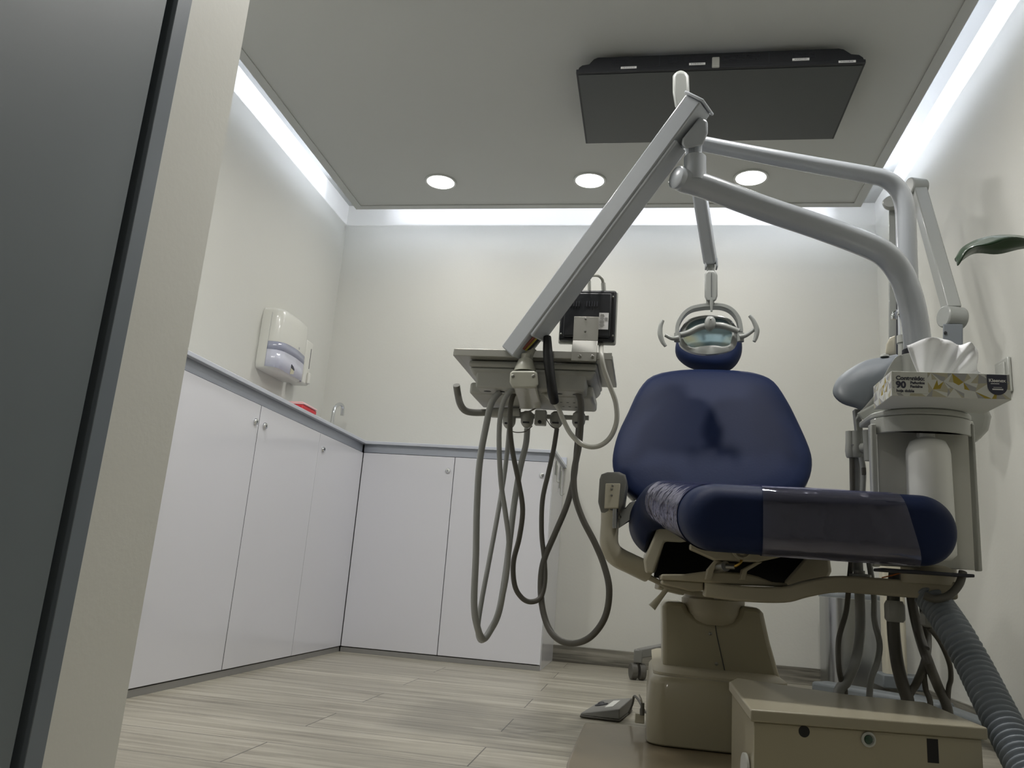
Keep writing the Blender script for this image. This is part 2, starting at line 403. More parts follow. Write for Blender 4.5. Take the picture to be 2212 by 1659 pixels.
# ------------------------------------------------------------------ CABINETS
XC, YC, ZK, ZD, ZU = -1.324, 3.517, .02, .890, .945
XE = atz(1200, 978, ZU).x; XE = -.428
CABG = 'white base cabinets along the left and back walls'
def lockparts(root, c, nrm):
    g = G().lathe(c, [(.012, 0), (.012, .004), (.010, .008), (.006, .0085)], 20, ax=nrm)
    n = Vector(nrm); u = Vector((0, 0, 1)); s = n.cross(u)
    g.cur = 1; g.obox(Vector(c)+n*.009, .0008, .0035, .001, s, u, n)
    part('lock', g, ['chrome', 'gap_dark'], root, label='round chrome cam lock with dark key slot')
ydd = [atx(565, 882, XC).y, atx(692, 944, XC).y]
y_l = 1.30
edges = [y_l, ydd[0], ydd[1], YC]
locks = {0: (551, 911), 1: (571, 920), 2: (697, 971)}
labs = ['white base cabinet on the left wall, nearest the doorway, one wide door', 'white base cabinet on the left wall, middle one, lock beside its left edge', 'white base cabinet on the left wall, below the tap beside the corner']
g0 = .0015
for i in range(3):
    a, b = edges[i], edges[i+1]
    bb = b if i < 2 else YC
    cab = thing('base_cabinet', (XL+.2, (a+b)/2, 0), labs[i], 'cabinet', CABG)
    bg_ = G().box(XL+.003, XC-.019, a+.0005, bb-.0005 if i < 2 else YB-.003, ZK+.001, .86)
    if i < 2: bg_.box(XC-.019, XC-.0006, b-(.0032 if i == 0 else .0014), b-.0001, ZK+.004, ZD)
    part('body', bg_, 'gap_dark', cab, label='carcass dark in the door gaps')
    dr = part('door', G().box(XC-.018, XC, a+.0002, b-(.0034 if i == 0 else .0016), ZK+.004, ZD), 'cabinet_laminate', cab, bevel=.0012)
    part('kick_plate', G().box(XC-.03, XC-.004, a, b, 0, ZK), 'kick_grey', cab, label='grey kick plate')
    part('handle_profile', G().box(XC-.022, XC-.006, a, b, ZD+.003, ZU-.014), 'alu_profile', cab, label='grey aluminium recess profile')
    p = atx(*locks[i], XC); lockparts(dr, (XC, p.y, p.z), (1, 0, 0))
xb = at(983, 990, YC).x
ed = [XC, xb, XE]
labs = ['white base cabinet on the back wall, beside the inner corner', 'white base cabinet on the back wall, end one behind the hanging hoses']
locks = [(968, 1017), (1171, 1027)]
for i in range(2):
    a, b = ed[i], ed[i+1]
    cab = thing('base_cabinet', ((a+b)/2, YB-.2, 0), labs[i], 'cabinet', CABG)
    part('body', G().box(a+.0005, b-(.0005 if i == 0 else .018), YC+.019, YB-.003, ZK+.001, .86), 'gap_dark', cab, label='carcass dark in the door gaps')
    dr = part('door', G().box(a+(g0 if i else .0022), b-g0, YC, YC+.018, ZK+.004, ZD), 'cabinet_laminate', cab, bevel=.0012)
    part('kick_plate', G().box(a, b-(0 if i == 0 else .004), YC+.004, YC+.03, 0, ZK), 'kick_grey', cab, label='grey kick plate')
    part('handle_profile', G().box(a, b-(0 if i == 0 else .02), YC+.006, YC+.022, ZD+.003, ZU-.014), 'alu_profile', cab, label='grey aluminium recess profile')
    if i == 1: part('side_panel', G().box(b-.018, b, YC+.02, YB-.001, .0, ZU-.0145), 'cabinet_laminate', cab, bevel=.001)
    p = at(*locks[i], YC); lockparts(dr, (p.x, YC, p.z), (0, -1, 0))
# worktop with upstand at the back wall
g = G()
wt = [(XL, y_l-.02), (XC+.012, y_l-.02), (XC+.012, YC-.012), (XE+.012, YC-.012), (XE+.012, YB), (XL, YB)]
g.prism([(x, y, ZU-.014) for x, y in wt], (0, 0, .014))
w = part('worktop', g, 'counter_top', label='pale grey L shaped worktop over the white base cabinets', cat='worktop', bevel=.0015)
part('upstand', G().box(XE-.6, XE+.012, YB-.012, YB-.0005, ZU+.0005, ZU+.04), 'counter_top', w, bevel=.001)
# two white hooks on the side panel of the end cabinet
for (px, py), (qx, qy), lab in (((1196, 1012), (1193, 1048), 'white hook hanging on the side of the end cabinet, nearer the door front'), ((1210, 1018), (1206, 1062), 'longer white hook hanging on the side of the end cabinet, nearer the wall')):
    yy = 3.64 if px < 1200 else 3.83
    xx = XE+.004; a = atx(px, py, XE+.006)
    z0, z1 = .915, .83 if px < 1200 else .79
    part('wall_hook', G().box(xx-.003, xx+.001, yy-.012, yy+.012, z1+.02, z0).tube([(xx+.002, yy, z0-.02), (xx+.003, yy, z1), (xx+.012, yy, z1-.012), (xx+.022, yy, z1-.004)], .0025, 8), 'white_plastic', label=lab, cat='hook', group='white hooks on the cabinet side')

# ------------------------------------------------------------------ SINK TAP
t = thing('sink_tap', (-1.6, 3.76, ZU), 'chrome gooseneck tap rising from the corner of the worktop', 'tap')
P0 = atx(716, 918, -1.6); P0.z = ZU
g = G().tube([(P0.x, P0.y, ZU), (P0.x, P0.y+.004, 1.09), atx(722, 885, -1.6), atx(728, 876, -1.6), atx(735, 873, -1.6), atx(740, 879, -1.6), atx(739, 898, -1.6)], .0095, 16)
part('spout', g, 'chrome', t)
part('base_ring', G().lathe((P0.x, P0.y, ZU), [(.02, 0), (.02, .006), (.012, .012)], 24), 'chrome', t)
b = atx(743, 934, -1.6)
part('lever', G().cyl((b.x, b.y-.004, ZU), (b.x, b.y+.006, ZU+.1), .006).lathe((b.x, b.y-.004, ZU), [(.014, 0), (.014, .02), (.008, .03)], 20), 'chrome', t)
# red sharps box
c = atz(648, 885, ZU); c = atx(650, 885, -1.62); 
g = G(); cy = 3.39
t = thing('sharps_box', (-1.62, cy, ZU), 'low red plastic sharps box with pale pink lid on the worktop', 'box')
part('container', G().obox((-1.61, cy, ZU+.062), .052, .078, .061, taper=.85), 'red_plastic', t, bevel=.008)
part('lid', G().box(-1.665, -1.555, cy-.074, cy+.074, ZU+.1235, ZU+.131).box(-1.65, -1.57, cy-.062, cy+.062, ZU+.131, ZU+.139), 'pink_clear', t, bevel=.005, label='pale pink lid')

# ------------------------------------------------------------------ PAPER TOWEL AND SOAP DISPENSERS (left wall)
t = thing('towel_dispenser', (XL, 3.375, 1.205), 'white paper towel dispenser with lavender window on the left wall', 'dispenser')
y0, y1, zb, zt = 3.21, 3.50, 1.208, 1.502
W0 = .29; PROF = [(a*W0/.33 if a > .07 else a, b) for a, b in [(0, .001), (0, .046), (.004, .066), (.014, .086), (.032, .098), (.06, .104), (.2, .107), (.30, .104), (.32, .098), (.33, .084), (.33, .001)]]
def section(z, k, inset=0, lift=0, i0=0, i1=11):
    return [Vector((XL+max(.001, dx*k+lift), y0+inset*(1-2*yy/W0)+yy-(lift if yy < .05 else 0), z)) for yy, dx in PROF[i0:i1]]
g = G().loft([section(z, k, n) for z, k, n in ((zb, .82, .012), (zb+.008, .93, .004), (zb+.03, 1, 0), (zt-.05, 1, 0), (zt-.02, .97, .003), (zt-.006, .86, .012), (zt, .70, .03))])
part('housing', g, 'dispenser_white', t, ang=50)
part('seam', G().tube([Vector((XL+.047, y0-.0006, zb+.01)), Vector((XL+.047, y0-.0006, zt-.03))], .0008, 6, sm=0), 'print_grey', t)
def window(z0f, z1f, i0=1, i1=10, lift=.0012):
    P = PROF[i0:i1]; q = []
    for a, b in zip(P, P[1:]):
        for k in range(4): q.append((a[0]+(b[0]-a[0])*k/4, a[1]+(b[1]-a[1])*k/4))
    q.append(P[-1]); lo = []; hi = []
    for yy, dx in q:
        c = Vector((XL+dx+(lift if yy > .01 else lift*.3), y0+yy-(lift if yy < .02 else 0), 0))
        lo.append(c+Vector((0, 0, z0f(yy)))); hi.append(c+Vector((0, 0, z1f(yy))))
    g = G(); n = len(q); g._add(lo+hi, [(k, k+1, n+k+1, n+k) for k in range(n-1)]); return g
wv = lambda b, a: (lambda yy: b+a*math.sin(math.pi*yy/W0))
for nm, gg, m_, l_ in (('window_band', window(wv(1.296, .006), wv(1.334, .010)), 'lavender_plastic', 'bluish translucent band'), ('paper_window', window(wv(1.216, -.004), wv(1.296, .006)), 'lavender_light', 'pale translucent window')):
    o_ = part(nm, gg, m_, t, label=l_); sd = o_.modifiers.new('thick', 'SOLIDIFY'); sd.thickness = .001; sd.offset = 1
part('paper_slot', G().prism([(XL+.1085, y0+yy, z) for yy, z in ((.135, 1.262), (.155, 1.256), (.168, 1.247), (.168, 1.240), (.135, 1.246))], (.0022, 0, 0)), 'gap_dark', t, label='dark slot showing the paper')
part('paper_edge', G().prism([(XL+.1085, y0+yy, z) for yy, z in ((.135, 1.244), (.168, 1.238), (.165, 1.222), (.13, 1.214))], (.0018, 0, 0)), 'print_beige', t, label='beige edge of the paper')
part('emblem', G().obox((XL+.1055, y0+.195, 1.357), .0012, .007, .006), 'print_grey', t, bevel=.001, label='small grey emblem')
t = thing('soap_dispenser', (XL, 3.57, 1.222), 'slim white soap dispenser mounted right beside the towel dispenser', 'dispenser')
ya, yb, za, zb2 = 3.532, 3.612, 1.220, 1.443
part('housing', G().obox((XL+.0415, (ya+yb)/2, (za+zb2)/2), .04, (yb-ya)/2, (zb2-za)/2), 'dispenser_white', t, bevel=.010, seg=3)
part('level_window', G().box(XL+.081, XL+.083, 3.588, 3.591, za+.085, zb2-.035), 'gap_dark', t, label='dark level slit')
part('push_lever', G().obox((XL+.088, 3.590, za+.036), .007, .012, .028), 'dispenser_white', t, bevel=.005, seg=3)

# ------------------------------------------------------------------ CEILING MONITOR
ZS = 2.165
na, nb = atz(1245, 163, ZS), atz(1873, 131, ZS); fa, fb = atz(1272, 315, ZS), atz(1793, 297, ZS)
tv = thing('ceiling_monitor', ((na.x+nb.x)/2, (na.y+fa.y)/2, ZS), 'large flat black monitor fixed face down under the ceiling', 'monitor')
X0, X1, Y0, Y1 = na.x, nb.x, (na.y+nb.y)/2, (fa.y+fb.y)/2
part('bezel', G().box(X0, X1, Y0, Y1, ZS+.001, ZS+.016), 'tv_black', tv, bevel=.002)
part('screen', G().box(X0+.008, X1-.008, Y0+.012, Y1-.006, ZS-.0005, ZS+.001), 'tv_screen', tv, label='dark grey glossy screen')
W_ = X1-X0
prof = [(X0+.006, ZS+.016), (X0+.01, ZS+.026), (X0+.02, ZS+.034), (X0+.045, ZS+.038), (X0+.062, ZS+.058), (X0+.075, ZS+.064), (X1-.085, ZS+.064), (X1-.07, ZS+.06), (X1-.045, ZS+.04), (X1-.02, ZS+.036), (X1-.008, ZS+.026), (X1-.004, ZS+.016)]
part('back_cover', G().prism([(x, Y0+.003, z) for x, z in prof], (0, (Y1-Y0)*.92, 0)), 'tv_black', tv, bevel=.002)
g = G()
for xc, nx in ((.16, 12), (.355, 8), (.43, 14), (.56, 14), (.63, 8), (.80, 14)):
    for i in range(nx):
        for j in range(4): g.obox((X0+W_*xc+(i-nx/2)*.0055, Y0+.0022, ZS+.032+j*.0062), .0014, .0012, .0014)
part('vent_grille', g, 'gap_dark', tv, label='rows of tiny vent holes', kind='stuff')
for xc in (.30, .68): part('seam', G().box(X0+W_*xc-.001, X0+W_*xc+.001, Y0+.0015, Y0+.004, ZS+.018, ZS+.06), 'gap_dark', tv)
for px, py in ((1358, 146), (1506, 138), (1730, 128), (1830, 133)):
    c = at(px, py, Y0); s_ = part('sticker', G().obox((c.x, Y0+.0015, c.z), .028, .0022, .0042), 'paper', tv, label='small white printed sticker')
    g = G()
    for k in range(13): g.obox((c.x-.02+k*.0033, Y0-.001, c.z), .0004+.0005*random.random(), .0004, .0018)
    part('barcode', g, 'ink', s_)
c = at(1546, 138, Y0)
part('clear_clip', G().obox((c.x, Y0-.002, c.z+.004), .013, .005, .02), 'tray_grey', tv, bevel=.003, label='clear plastic clip')
g = G().box(X0+.3, X1-.3, Y0+.08, Y1-.08, ZS+.064, ZC+.0005)
part('mount_plate', g, 'black_plastic', tv)

# ------------------------------------------------------------------ DENTAL CHAIR
ch = thing('dental_chair', (.2, 2.3, 0), 'navy vinyl dental chair with beige base, clear film round its foot end', 'dental chair')
# seat and leg cushion
def srow(y, xl, xr, zt, zb, e=3.2): return stadium((xl+xr)/2, (zt+zb)/2, (xr-xl)/2, (zt-zb)/2, y)
rows = []
rz = (.583+.461)/2; rr = .061
for k in range(1, 9):
    a = math.pi/2*k/8
    rows.append((1.505+.06*(1-math.sin(a)), .068+.03*(1-math.sin(a)), .540-.03*(1-math.sin(a)), rz+rr*math.sin(a)**.9 if k < 8 else .583, rz-rr*math.sin(a)**.9 if k < 8 else .461))
# leg rest: bolster front facing the doorway
rows = []
for k in range(0, 9):
    a = math.pi/2*k/8; s_, c_ = math.sin(a), math.cos(a)
    rows.append((1.50+.062*(1-s_), .066+.040*(1-s_)**1.2, .542-.040*(1-s_)**1.2, rz+max(.004, rr*s_), rz-max(.004, rr*s_)))
rows = [(y+0, xl, xr, zt, zb) for (y, xl, xr, zt, zb) in rows]
rows.sort(key=lambda r: r[3])
fr = []
for k in range(0, 9):
    a = math.pi/2*k/8
    fr.append((1.50+.07*(1-math.sin(a)), 0, 0, 0, 0))
sec = [ # y, xl, xr, ztop, zbot
    (1.498, .118, .490, .545, .500), (1.500, .100, .508, .560, .485), (1.508, .083, .525, .573, .471), (1.522, .071, .536, .582, .463), (1.545, .064, .542, .587, .461),
    (1.60, .056, .545, .591, .467), (1.68, .040, .546, .599, .484), (1.78, .012, .546, .613, .508), (1.87, -.010, .545, .628, .530), (1.93, -.020, .543, .634, .530), (1.975, -.030, .54, .638, .498), (2.03, -.040, .535, .640, .470), (2.10, -.046, .528, .640, .462), (2.16, -.05, .52, .638, .462), (2.24, -.045, .51, .632, .47), (2.30, -.03, .49, .615, .50), (2.33, .02, .44, .59, .53)]
sp = catmull(sec, 4)
R_ = [srow(*s_, e=2.9 if s_[0] < 1.6 else 3.4) for s_ in sp]
# left bolster of the seat hangs lower and the middle underside is hollow
def under(p):
    if p.y > 1.94:
        t = min(1, (p.y-1.94)/.05); k = min(1, max(0, (p.x+.004)/.035))
        if p.z < .545: p.z += (.545-p.z)*k*t
    return p
R_ = [[under(p) for p in r] for r in R_]
part('seat_cushion', G().loft(R_), 'navy_vinyl', ch, ang=70)
# clear protective film
F_ = [[Vector((.28+(p.x-.28)*1.008, p.y-.003 if p.y < 1.56 else p.y, .525+(p.z-.525)*1.03)) for p in r] for r in R_]
xA, xB = at(1648, 1100, 1.5).x, at(1972, 1120, 1.5).x
def clipped(planes):
    g = G().loft(F_, cap=True); bm = bmesh.new(); vv = [bm.verts.new(v) for v in g.v]
    for f in g.f:
        try: bm.faces.new([vv[i] for i in f])
        except ValueError: pass
    for co_, no_ in planes:
        bmesh.ops.bisect_plane(bm, geom=bm.verts[:]+bm.edges[:]+bm.faces[:], plane_co=co_, plane_no=no_, clear_outer=True)
    bm.verts.index_update(); o = G(); o.v = [v.co.copy() for v in bm.verts]; o.f = [[v.index for v in f.verts] for f in bm.faces]; o.m = [0]*len(o.f); bm.free(); return o
part('protective_film', clipped([((xA, 1.5, 0), (-1, .06, 0)), ((xB, 1.5, .52), (1, .0, .25)), ((0, 1.95, 0), (0, 1, 0))]), 'clear_film', ch, ang=70, label='shiny clear plastic film over the foot end')
part('protective_film', clipped([((xA, 1.5, 0), (1, -.06, 0)), ((0, 1.60, 0), (-.1, -1, 0)), ((0, 1.85, 0), (.1, 1, 0))]), 'clear_film', ch, ang=70, label='wrinkled clear plastic film on the left edge')
# backrest
ob = [(1470, 803), (1410, 815), (1380, 845), (1356, 895), (1335, 940), (1324, 985), (1326, 1020), (1345, 1052), (1372, 1076), (1420, 1096), (1540, 1104), (1660, 1090), (1720, 1068), (1745, 1040), (1754, 1005), (1748, 970), (1724, 915), (1700, 868), (1672, 828), (1640, 812), (1600, 805), (1535, 802)]
def yb_(py): return 2.44-(py-800)/300*.20
P = [at(x, y, yb_(y)) for x, y in ob]; P = [Vector(p) for p in catmull([tuple(p) for p in P], 3, True)]
nb_ = Vector((-.1, -1, .55)).normalized()
bk = part('backrest', G().pillow(P, nb_, .028, .03, edge=.72, steps=7), 'navy_vinyl', ch, ang=75)
part('backrest_shell', G().pillow([Vector(p)*1-nb_*.034 for p in [sum(P, Vector())/len(P)+(p-sum(P, Vector())/len(P))*.985 for p in P]], nb_, .012, .03, edge=.8), 'white_plastic', ch, ang=75, label='pale rear shell')
# headrest
oh = [(1460, 765), (1461, 740), (1470, 715), (1492, 697), (1520, 690), (1548, 690), (1575, 698), (1595, 717), (1603, 745), (1600, 768), (1586, 788), (1565, 797), (1538, 798), (1505, 793), (1480, 784)]
P = [at(x, y, 2.58-(y-690)/110*.08) for x, y in oh]; P = [Vector(p) for p in catmull([tuple(p) for p in P], 4, True)]
part('headrest', G().pillow(P, nb_, .035, .035, edge=.6, steps=7), 'navy_vinyl', ch, ang=75)
a = at(1538, 770, 2.56); b = at(1540, 830, 2.50)
part('headrest_bar', G().beam(a, b, .05, .012), 'steel', ch)
# left armrest
c = at(1323, 1062, 2.1)
g = G(); oa = [(1297, 1035), (1300, 1024), (1312, 1021), (1340, 1021), (1352, 1027), (1355, 1040), (1349, 1085), (1345, 1098), (1336, 1098), (1340, 1044), (1306, 1042), (1302, 1112), (1293, 1100), (1292, 1075)]
g = G().pillow([at(x, y, 2.06) for x, y in [(1295, 1036), (1299, 1025), (1312, 1020), (1338, 1020), (1351, 1026), (1355, 1040), (1348, 1092), (1340, 1104), (1310, 1112), (1298, 1106), (1292, 1085)]], (0, -1, 0), .012, .20, edge=.85)
part('armrest_pad', g, 'rubber_grey', ch, ang=60, label='grey rubber armrest pad')
g = G(); q = [(1308, 1044), (1340, 1044), (1336, 1098), (1305, 1098)]
g.prism([at(x, y, 2.036) for x, y in q], (0, .02, 0))
ap = part('armrest_plate', g, 'beige_plastic', ch, bevel=.002)
g = G()
for x, y in ((1323, 1049), (1321, 1057), (1321, 1070)): g.sphere(at(x, y, 2.034), .003)
part('screw', g, 'screw', ap)
g = G().tube([at(1317, 1090, 2.07), at(1317, 1130, 2.07), at(1316, 1175, 2.07), at(1330, 1200, 2.08), at(1365, 1219, 2.1), at(1400, 1235, 2.12)], [.022, .023, .024, .026, .026, .027], 16)
part('armrest_post', g, 'beige_plastic', ch)
g = G().prism([at(x, y, 2.12) for x, y in [(1336, 1098), (1350, 1098), (1360, 1086), (1378, 1078), (1386, 1085), (1368, 1120), (1332, 1144)]], (0, .012, 0))
part('armrest_bracket', g, 'steel', ch, bevel=.002)
part('armrest_link', G().beam(at(1330, 1050, 2.05), at(1328, 1142, 2.05), .012, .01), 'steel', ch, bevel=.002)
g = G().lathe(at(1337, 1116, 2.115), [(.006, 0), (.006, .004), (.002, .006)], 16, ax=(0, -1, 0))
part('bolt', g, 'screw', ch)
# under-seat housing (left cheek, right cheek)
g = G().loft([[at(x, y, d) for x, y in o] for o, d in (([(1425, 1128), (1465, 1150), (1500, 1168), (1470, 1172), (1436, 1170), (1412, 1238), (1394, 1238), (1390, 1212)], 1.98), ([(1425, 1125), (1465, 1146), (1500, 1160), (1470, 1165), (1436, 1166), (1416, 1238), (1394, 1238), (1390, 1200)], 2.3))])
part('seat_shell', g, 'beige_plastic', ch, bevel=.006, seg=3)
g = G().loft([[at(x, y, d) for x, y in o] for o, d in (([(1750, 1192), (1790, 1192), (1796, 1235), (1782, 1262), (1700, 1268), (1692, 1258)], 2.0), ([(1760, 1190), (1790, 1190), (1796, 1230), (1782, 1255), (1716, 1262), (1706, 1250)], 2.3))])
part('seat_shell', g, 'beige_cast', ch, bevel=.008, seg=3)
part('rear_housing', G().prism([at(x, y, 2.28) for x, y in [(1425, 1150), (1770, 1190), (1700, 1262), (1412, 1248)]], (0, .03, 0)), 'hole_black', ch, label='black panel standing in for shade in the hollow under the seat')  # black sheet painted in for the dark interior below the seat
# cast yoke carrying the leg rest
g = G()
g.prism([at(x, y, 1.80) for x, y in [(1491, 1174), (1530, 1170), (1590, 1176), (1660, 1184), (1705, 1190), (1708, 1200), (1694, 1202), (1640, 1214), (1560, 1210), (1545, 1210), (1505, 1192), (1491, 1186)]], (0, .05, 0))
yk = part('leg_rest_yoke', g, 'beige_cast', ch, bevel=.003)
for q in ([(1545, 1210), (1560, 1212), (1542, 1232), (1538, 1252), (1524, 1252), (1528, 1230)], [(1634, 1214), (1648, 1214), (1614, 1234), (1612, 1252), (1600, 1252), (1604, 1230)]):
    part('yoke_leg', G().prism([at(x, y, 1.82) for x, y in q], (0, .04, 0)), 'beige_cast', ch, bevel=.002)
g = G().lathe(at(1602, 1188, 1.79), [(.021, 0), (.021, .012), (.016, .012), (.016, .004), (.010, .004), (.010, .014), (.004, .016)], 28, ax=(0, -1, 0))
part('pivot', g, 'beige_cast', ch)
g = G().tube([at(1602, 1205, 1.79), at(1600, 1215, 1.785), at(1590, 1222, 1.79), at(1578, 1224, 1.8)], .003, 10)
part('hydraulic_line', g, 'brass', ch, label='brass coloured line')
part('fitting', G().cyl(at(1587, 1224, 1.795), at(1568, 1223, 1.8), .006).cyl(at(1568, 1223, 1.8), at(1545, 1228, 1.84), .011), 'screw', ch)
# base casting under the seat
g = G().prism([at(x, y, 1.86) for x, y in [(1428, 1240), (1450, 1240), (1480, 1240), (1530, 1233), (1610, 1238), (1640, 1246), (1668, 1257), (1702, 1260), (1703, 1268), (1600, 1264), (1520, 1258), (1428, 1252)]], (0, .34, 0))
part('seat_casting', g, 'beige_cast', ch, bevel=.004)
g = G().prism([at(x, y, 1.88) for x, y in [(1429, 1252), (1520, 1257), (1520, 1276), (1495, 1278), (1455, 1268), (1430, 1262)]], (0, .3, 0))
part('seat_underside', g, 'beige_cast', ch, bevel=.004)
g = G().prism([at(x, y, 2.1) for x, y in [(1384, 1215), (1400, 1238), (1440, 1262), (1500, 1280), (1500, 1288), (1440, 1272), (1390, 1247), (1362, 1238)]], (0, .14, 0))
part('armrest_carrier', g, 'beige_cast', ch, bevel=.003)
# pedestal head, and a black cylinder as painted shade in the void below
c = at(1540, 1300, 2.3)
part('void_shade', G().lathe((c.x, c.y+.035, .262), [(.074, 0), (.078, .03), (.078, .06)], 32), 'hole_black', ch, label='black cylinder standing in for the dark void under the head')
g = G().lathe((c.x, c.y, .30), [(.045, .004), (.062, .0), (.076, .012), (.083, .035), (.084, .065), (.078, .07), (.078, .085), (.0, .085)], 36)
part('swivel_head', g, 'beige_cast', ch)
# wire terminals under the seat
g = G()
for x in (1546, 1552, 1558): g.obox(at(x, 1289, 2.2), .004, .006, .006)
part('connector', g, 'screw', ch, bevel=.001, label='small metal connectors')
# pedestal cover
def pz(x, y, d): return at(x, y, d)
zP = .345
front = [(1478, 1300), (1436, 1298), (1430, 1310), (1432, 1438), (1440, 1500), (1700, 1500), (1683, 1455), (1664, 1388), (1650, 1325), (1640, 1313), (1600, 1308), (1595, 1330), (1580, 1345), (1545, 1348), (1510, 1338), (1487, 1320)]
g = G().loft([[at(x, y, 2.24)+Vector((0, 0, 0)) for x, y in front], [at(x, y, 2.24)+Vector((0, .24, 0)) for x, y in front]])
pd = part('pedestal_cover', g, 'beige_dark', ch, bevel=.012, seg=3)
for x, y in ((1534, 1369), (1548, 1434)): part('screw', G().lathe(at(x, y, 2.239), [(.0045, 0), (.0045, .001), (.002, .002)], 14, ax=(0, -1, 0)), 'screw', pd)
a = [at(x, y, 2.239) for x, y in ((1545, 1347), (1549, 1375), (1566, 1450))]
part('seam', G().tube(a, .0011, 6, sm=3), 'gap_dark', pd)
# lift housing, boat shaped lid and floor plate
hx0 = at(1392, 1600, 2.06).x; hx1 = at(1615, 1560, 2.06).x
zt_ = .178
g = G().loft([[(x, y, z) for x, y in rrect((hx0+hx1)/2+.0, 2.06+.27, (hx1-hx0)/2+k, .27+k, .045, 6)] for z, k in ((.022, -.004), (.1, -.003), (.165, -.008), (.178, -.018))])
part('lift_housing', g, 'beige_dark', ch, bevel=.004)
g = G().loft([[(x, y, z) for x, y in rrect(.188, 2.46, .168+k, .37+k, .05, 6)] for z, k in ((.170, -.03), (.176, -.006), (.184, -.006), (.19, -.02))])
part('housing_lid', g, 'beige_cast', ch)
g = G().prism([(-.15, 2.28, .003), (-.06, 2.31, .003), (.4, 2.31, .003), (.4, 1.80, .003), (.158, 1.80, .003), (.158, 1.50, .003), (-.13, 1.50, .003), (-.15, 1.8, .003)], (0, 0, .017))
part('floor_plate', g, 'brown_mat', ch, bevel=.006, seg=3, label='brown glossy floor plate')
# rear lock lever below the seat at the left
g = G().tube([at(1440, 1272, 2.2), at(1428, 1288, 2.2), at(1408, 1312, 2.2)], [.007, .007, .011], 12)
lv = part('lever', g, 'beige_plastic', ch)
g = G().beam(at(1419, 1262, 2.22), at(1475, 1276, 2.25), .03, .025)
part('lever_mount', g, 'beige_plastic', ch, bevel=.004)

# ------------------------------------------------------------------ DELIVERY UNIT: rigid bar, columns, arms
du = thing('treatment_unit', (.53, 1.75, 0), 'pale dental unit with two curved tubes, side tower and grey spittoon', 'dental unit')
bar = [(1520, 1272, 1.90), (1600, 1282, 1.88), (1690, 1284, 1.86), (1740, 1272, 1.84), (1800, 1262, 1.82), (1880, 1266, 1.80), (1960, 1272, 1.76), (2056, 1276, 1.72)]
P = catmull([tuple(p) for p in ats(bar)], 5)
rings = []
for i, p in enumerate(P):
    p = Vector(p); rings.append([p+Vector((0, dy, dz)) for dy, dz in ((-.035, -.017), (-.035, .017), (.035, .017), (.035, -.017))])
part('support_bar', G().loft(rings), 'beige_cast', du, bevel=.005, seg=3)
c = at(2010, 1258, 1.72)
part('tower_foot', G().lathe((c.x, c.y+.01, at(2010, 1262, 1.72).z), [(.048, 0), (.050, .004), (.050, .032), (.044, .036)], 32), 'beige_cast', du)
# tower: back panel, curved top band, side wall, open front with bottle
yf = 1.60
tl, tr = at(1890, 960, yf), at(2112, 960, yf); bl, br = at(1903, 1222, yf), at(2122, 1232, yf)
cx, hw = (at(1884, 930, yf+.06).x+at(2102, 930, yf+.06).x)/2, (at(2102, 930, yf+.06).x-at(1884, 930, yf+.06).x)/2
zt_, zb_ = at(1990, 925, yf).z, at(2010, 1232, yf).z
n = 24
def arc(z, k=1, a0=-math.pi, a1=0, dp=.075, yc=yf+.075):
    return [Vector((cx+hw*k*math.cos(a0+(a1-a0)*i/n), yc+dp*k*math.sin(a0+(a1-a0)*i/n), z)) for i in range(n+1)]
ztop = at(1990, 868, 1.55).z; zband = ztop-.045
outer = arc(ztop); inner = arc(ztop, .95)
def band(z0, z1):
    return G().loft([[Vector((p.x, p.y, z0)) for p in outer]+[Vector((cx+hw, yf+.16, z0)), Vector((cx-hw, yf+.16, z0))], [Vector((p.x, p.y, z1)) for p in outer]+[Vector((cx+hw, yf+.16, z1)), Vector((cx-hw, yf+.16, z1))]])
tw = part('tower_cap', band(ztop-.012, ztop), 'white_plastic', du, bevel=.003)
g = G()
ro = [Vector((p.x, p.y, 0)) for p in outer]; ri = [Vector((p.x, p.y, 0)) for p in inner]
loop = ro+ri[::-1]
g.loft([[Vector((p.x, p.y, zband)) for p in loop], [Vector((p.x, p.y, ztop-.0125)) for p in loop]])
part('tower_band', g, 'white_plastic', du, bevel=.002)
yb2 = yf+.088
g = G().prism([at(1891, 908, yb2), at(2103, 910, yb2), at(2117, 1232, yb2), at(1903, 1222, yb2)], (0, .012, 0))
part('tower_panel', g, 'panel_grey', du, bevel=.002)
d_ = yf+.04
part('tower_side', G().prism([at(1880, 915, d_), at(1893, 915, d_), at(1903, 1224, d_), at(1890, 1224, d_)], (0, .02, 0)), 'white_plastic', du, bevel=.003, seg=3)
part('tower_side', G().prism([at(2098, 915, d_), at(2105, 915, d_), at(2123, 1234, d_), at(2114, 1234, d_)], (0, .02, 0)), 'white_plastic', du, bevel=.002)
g = G().box(at(1905, 1228, yf+.04).x, br.x+.002, yf+.04, yb2+.012, zb_-.006, zb_)
part('tower_floor', g, 'gap_dark', du, bevel=.002)
# connector block inside the tower top
c = at(2002, 935, yf+.07)
part('bottle_socket', G().obox((c.x, yf+.085, zband+.012), .014, .014, .02).lathe((c.x, yf+.085, zband-.03), [(.016, 0), (.016, .03), (.0145, .034)], 28), 'panel_grey', du, bevel=.001)
part('water_tube', G().tube([at(2000, 917, yf+.06), at(1985, 916, yf+.06), at(1966, 918, yf+.07)], .003, 8), 'yellow_tube', du, label='short yellow tube')
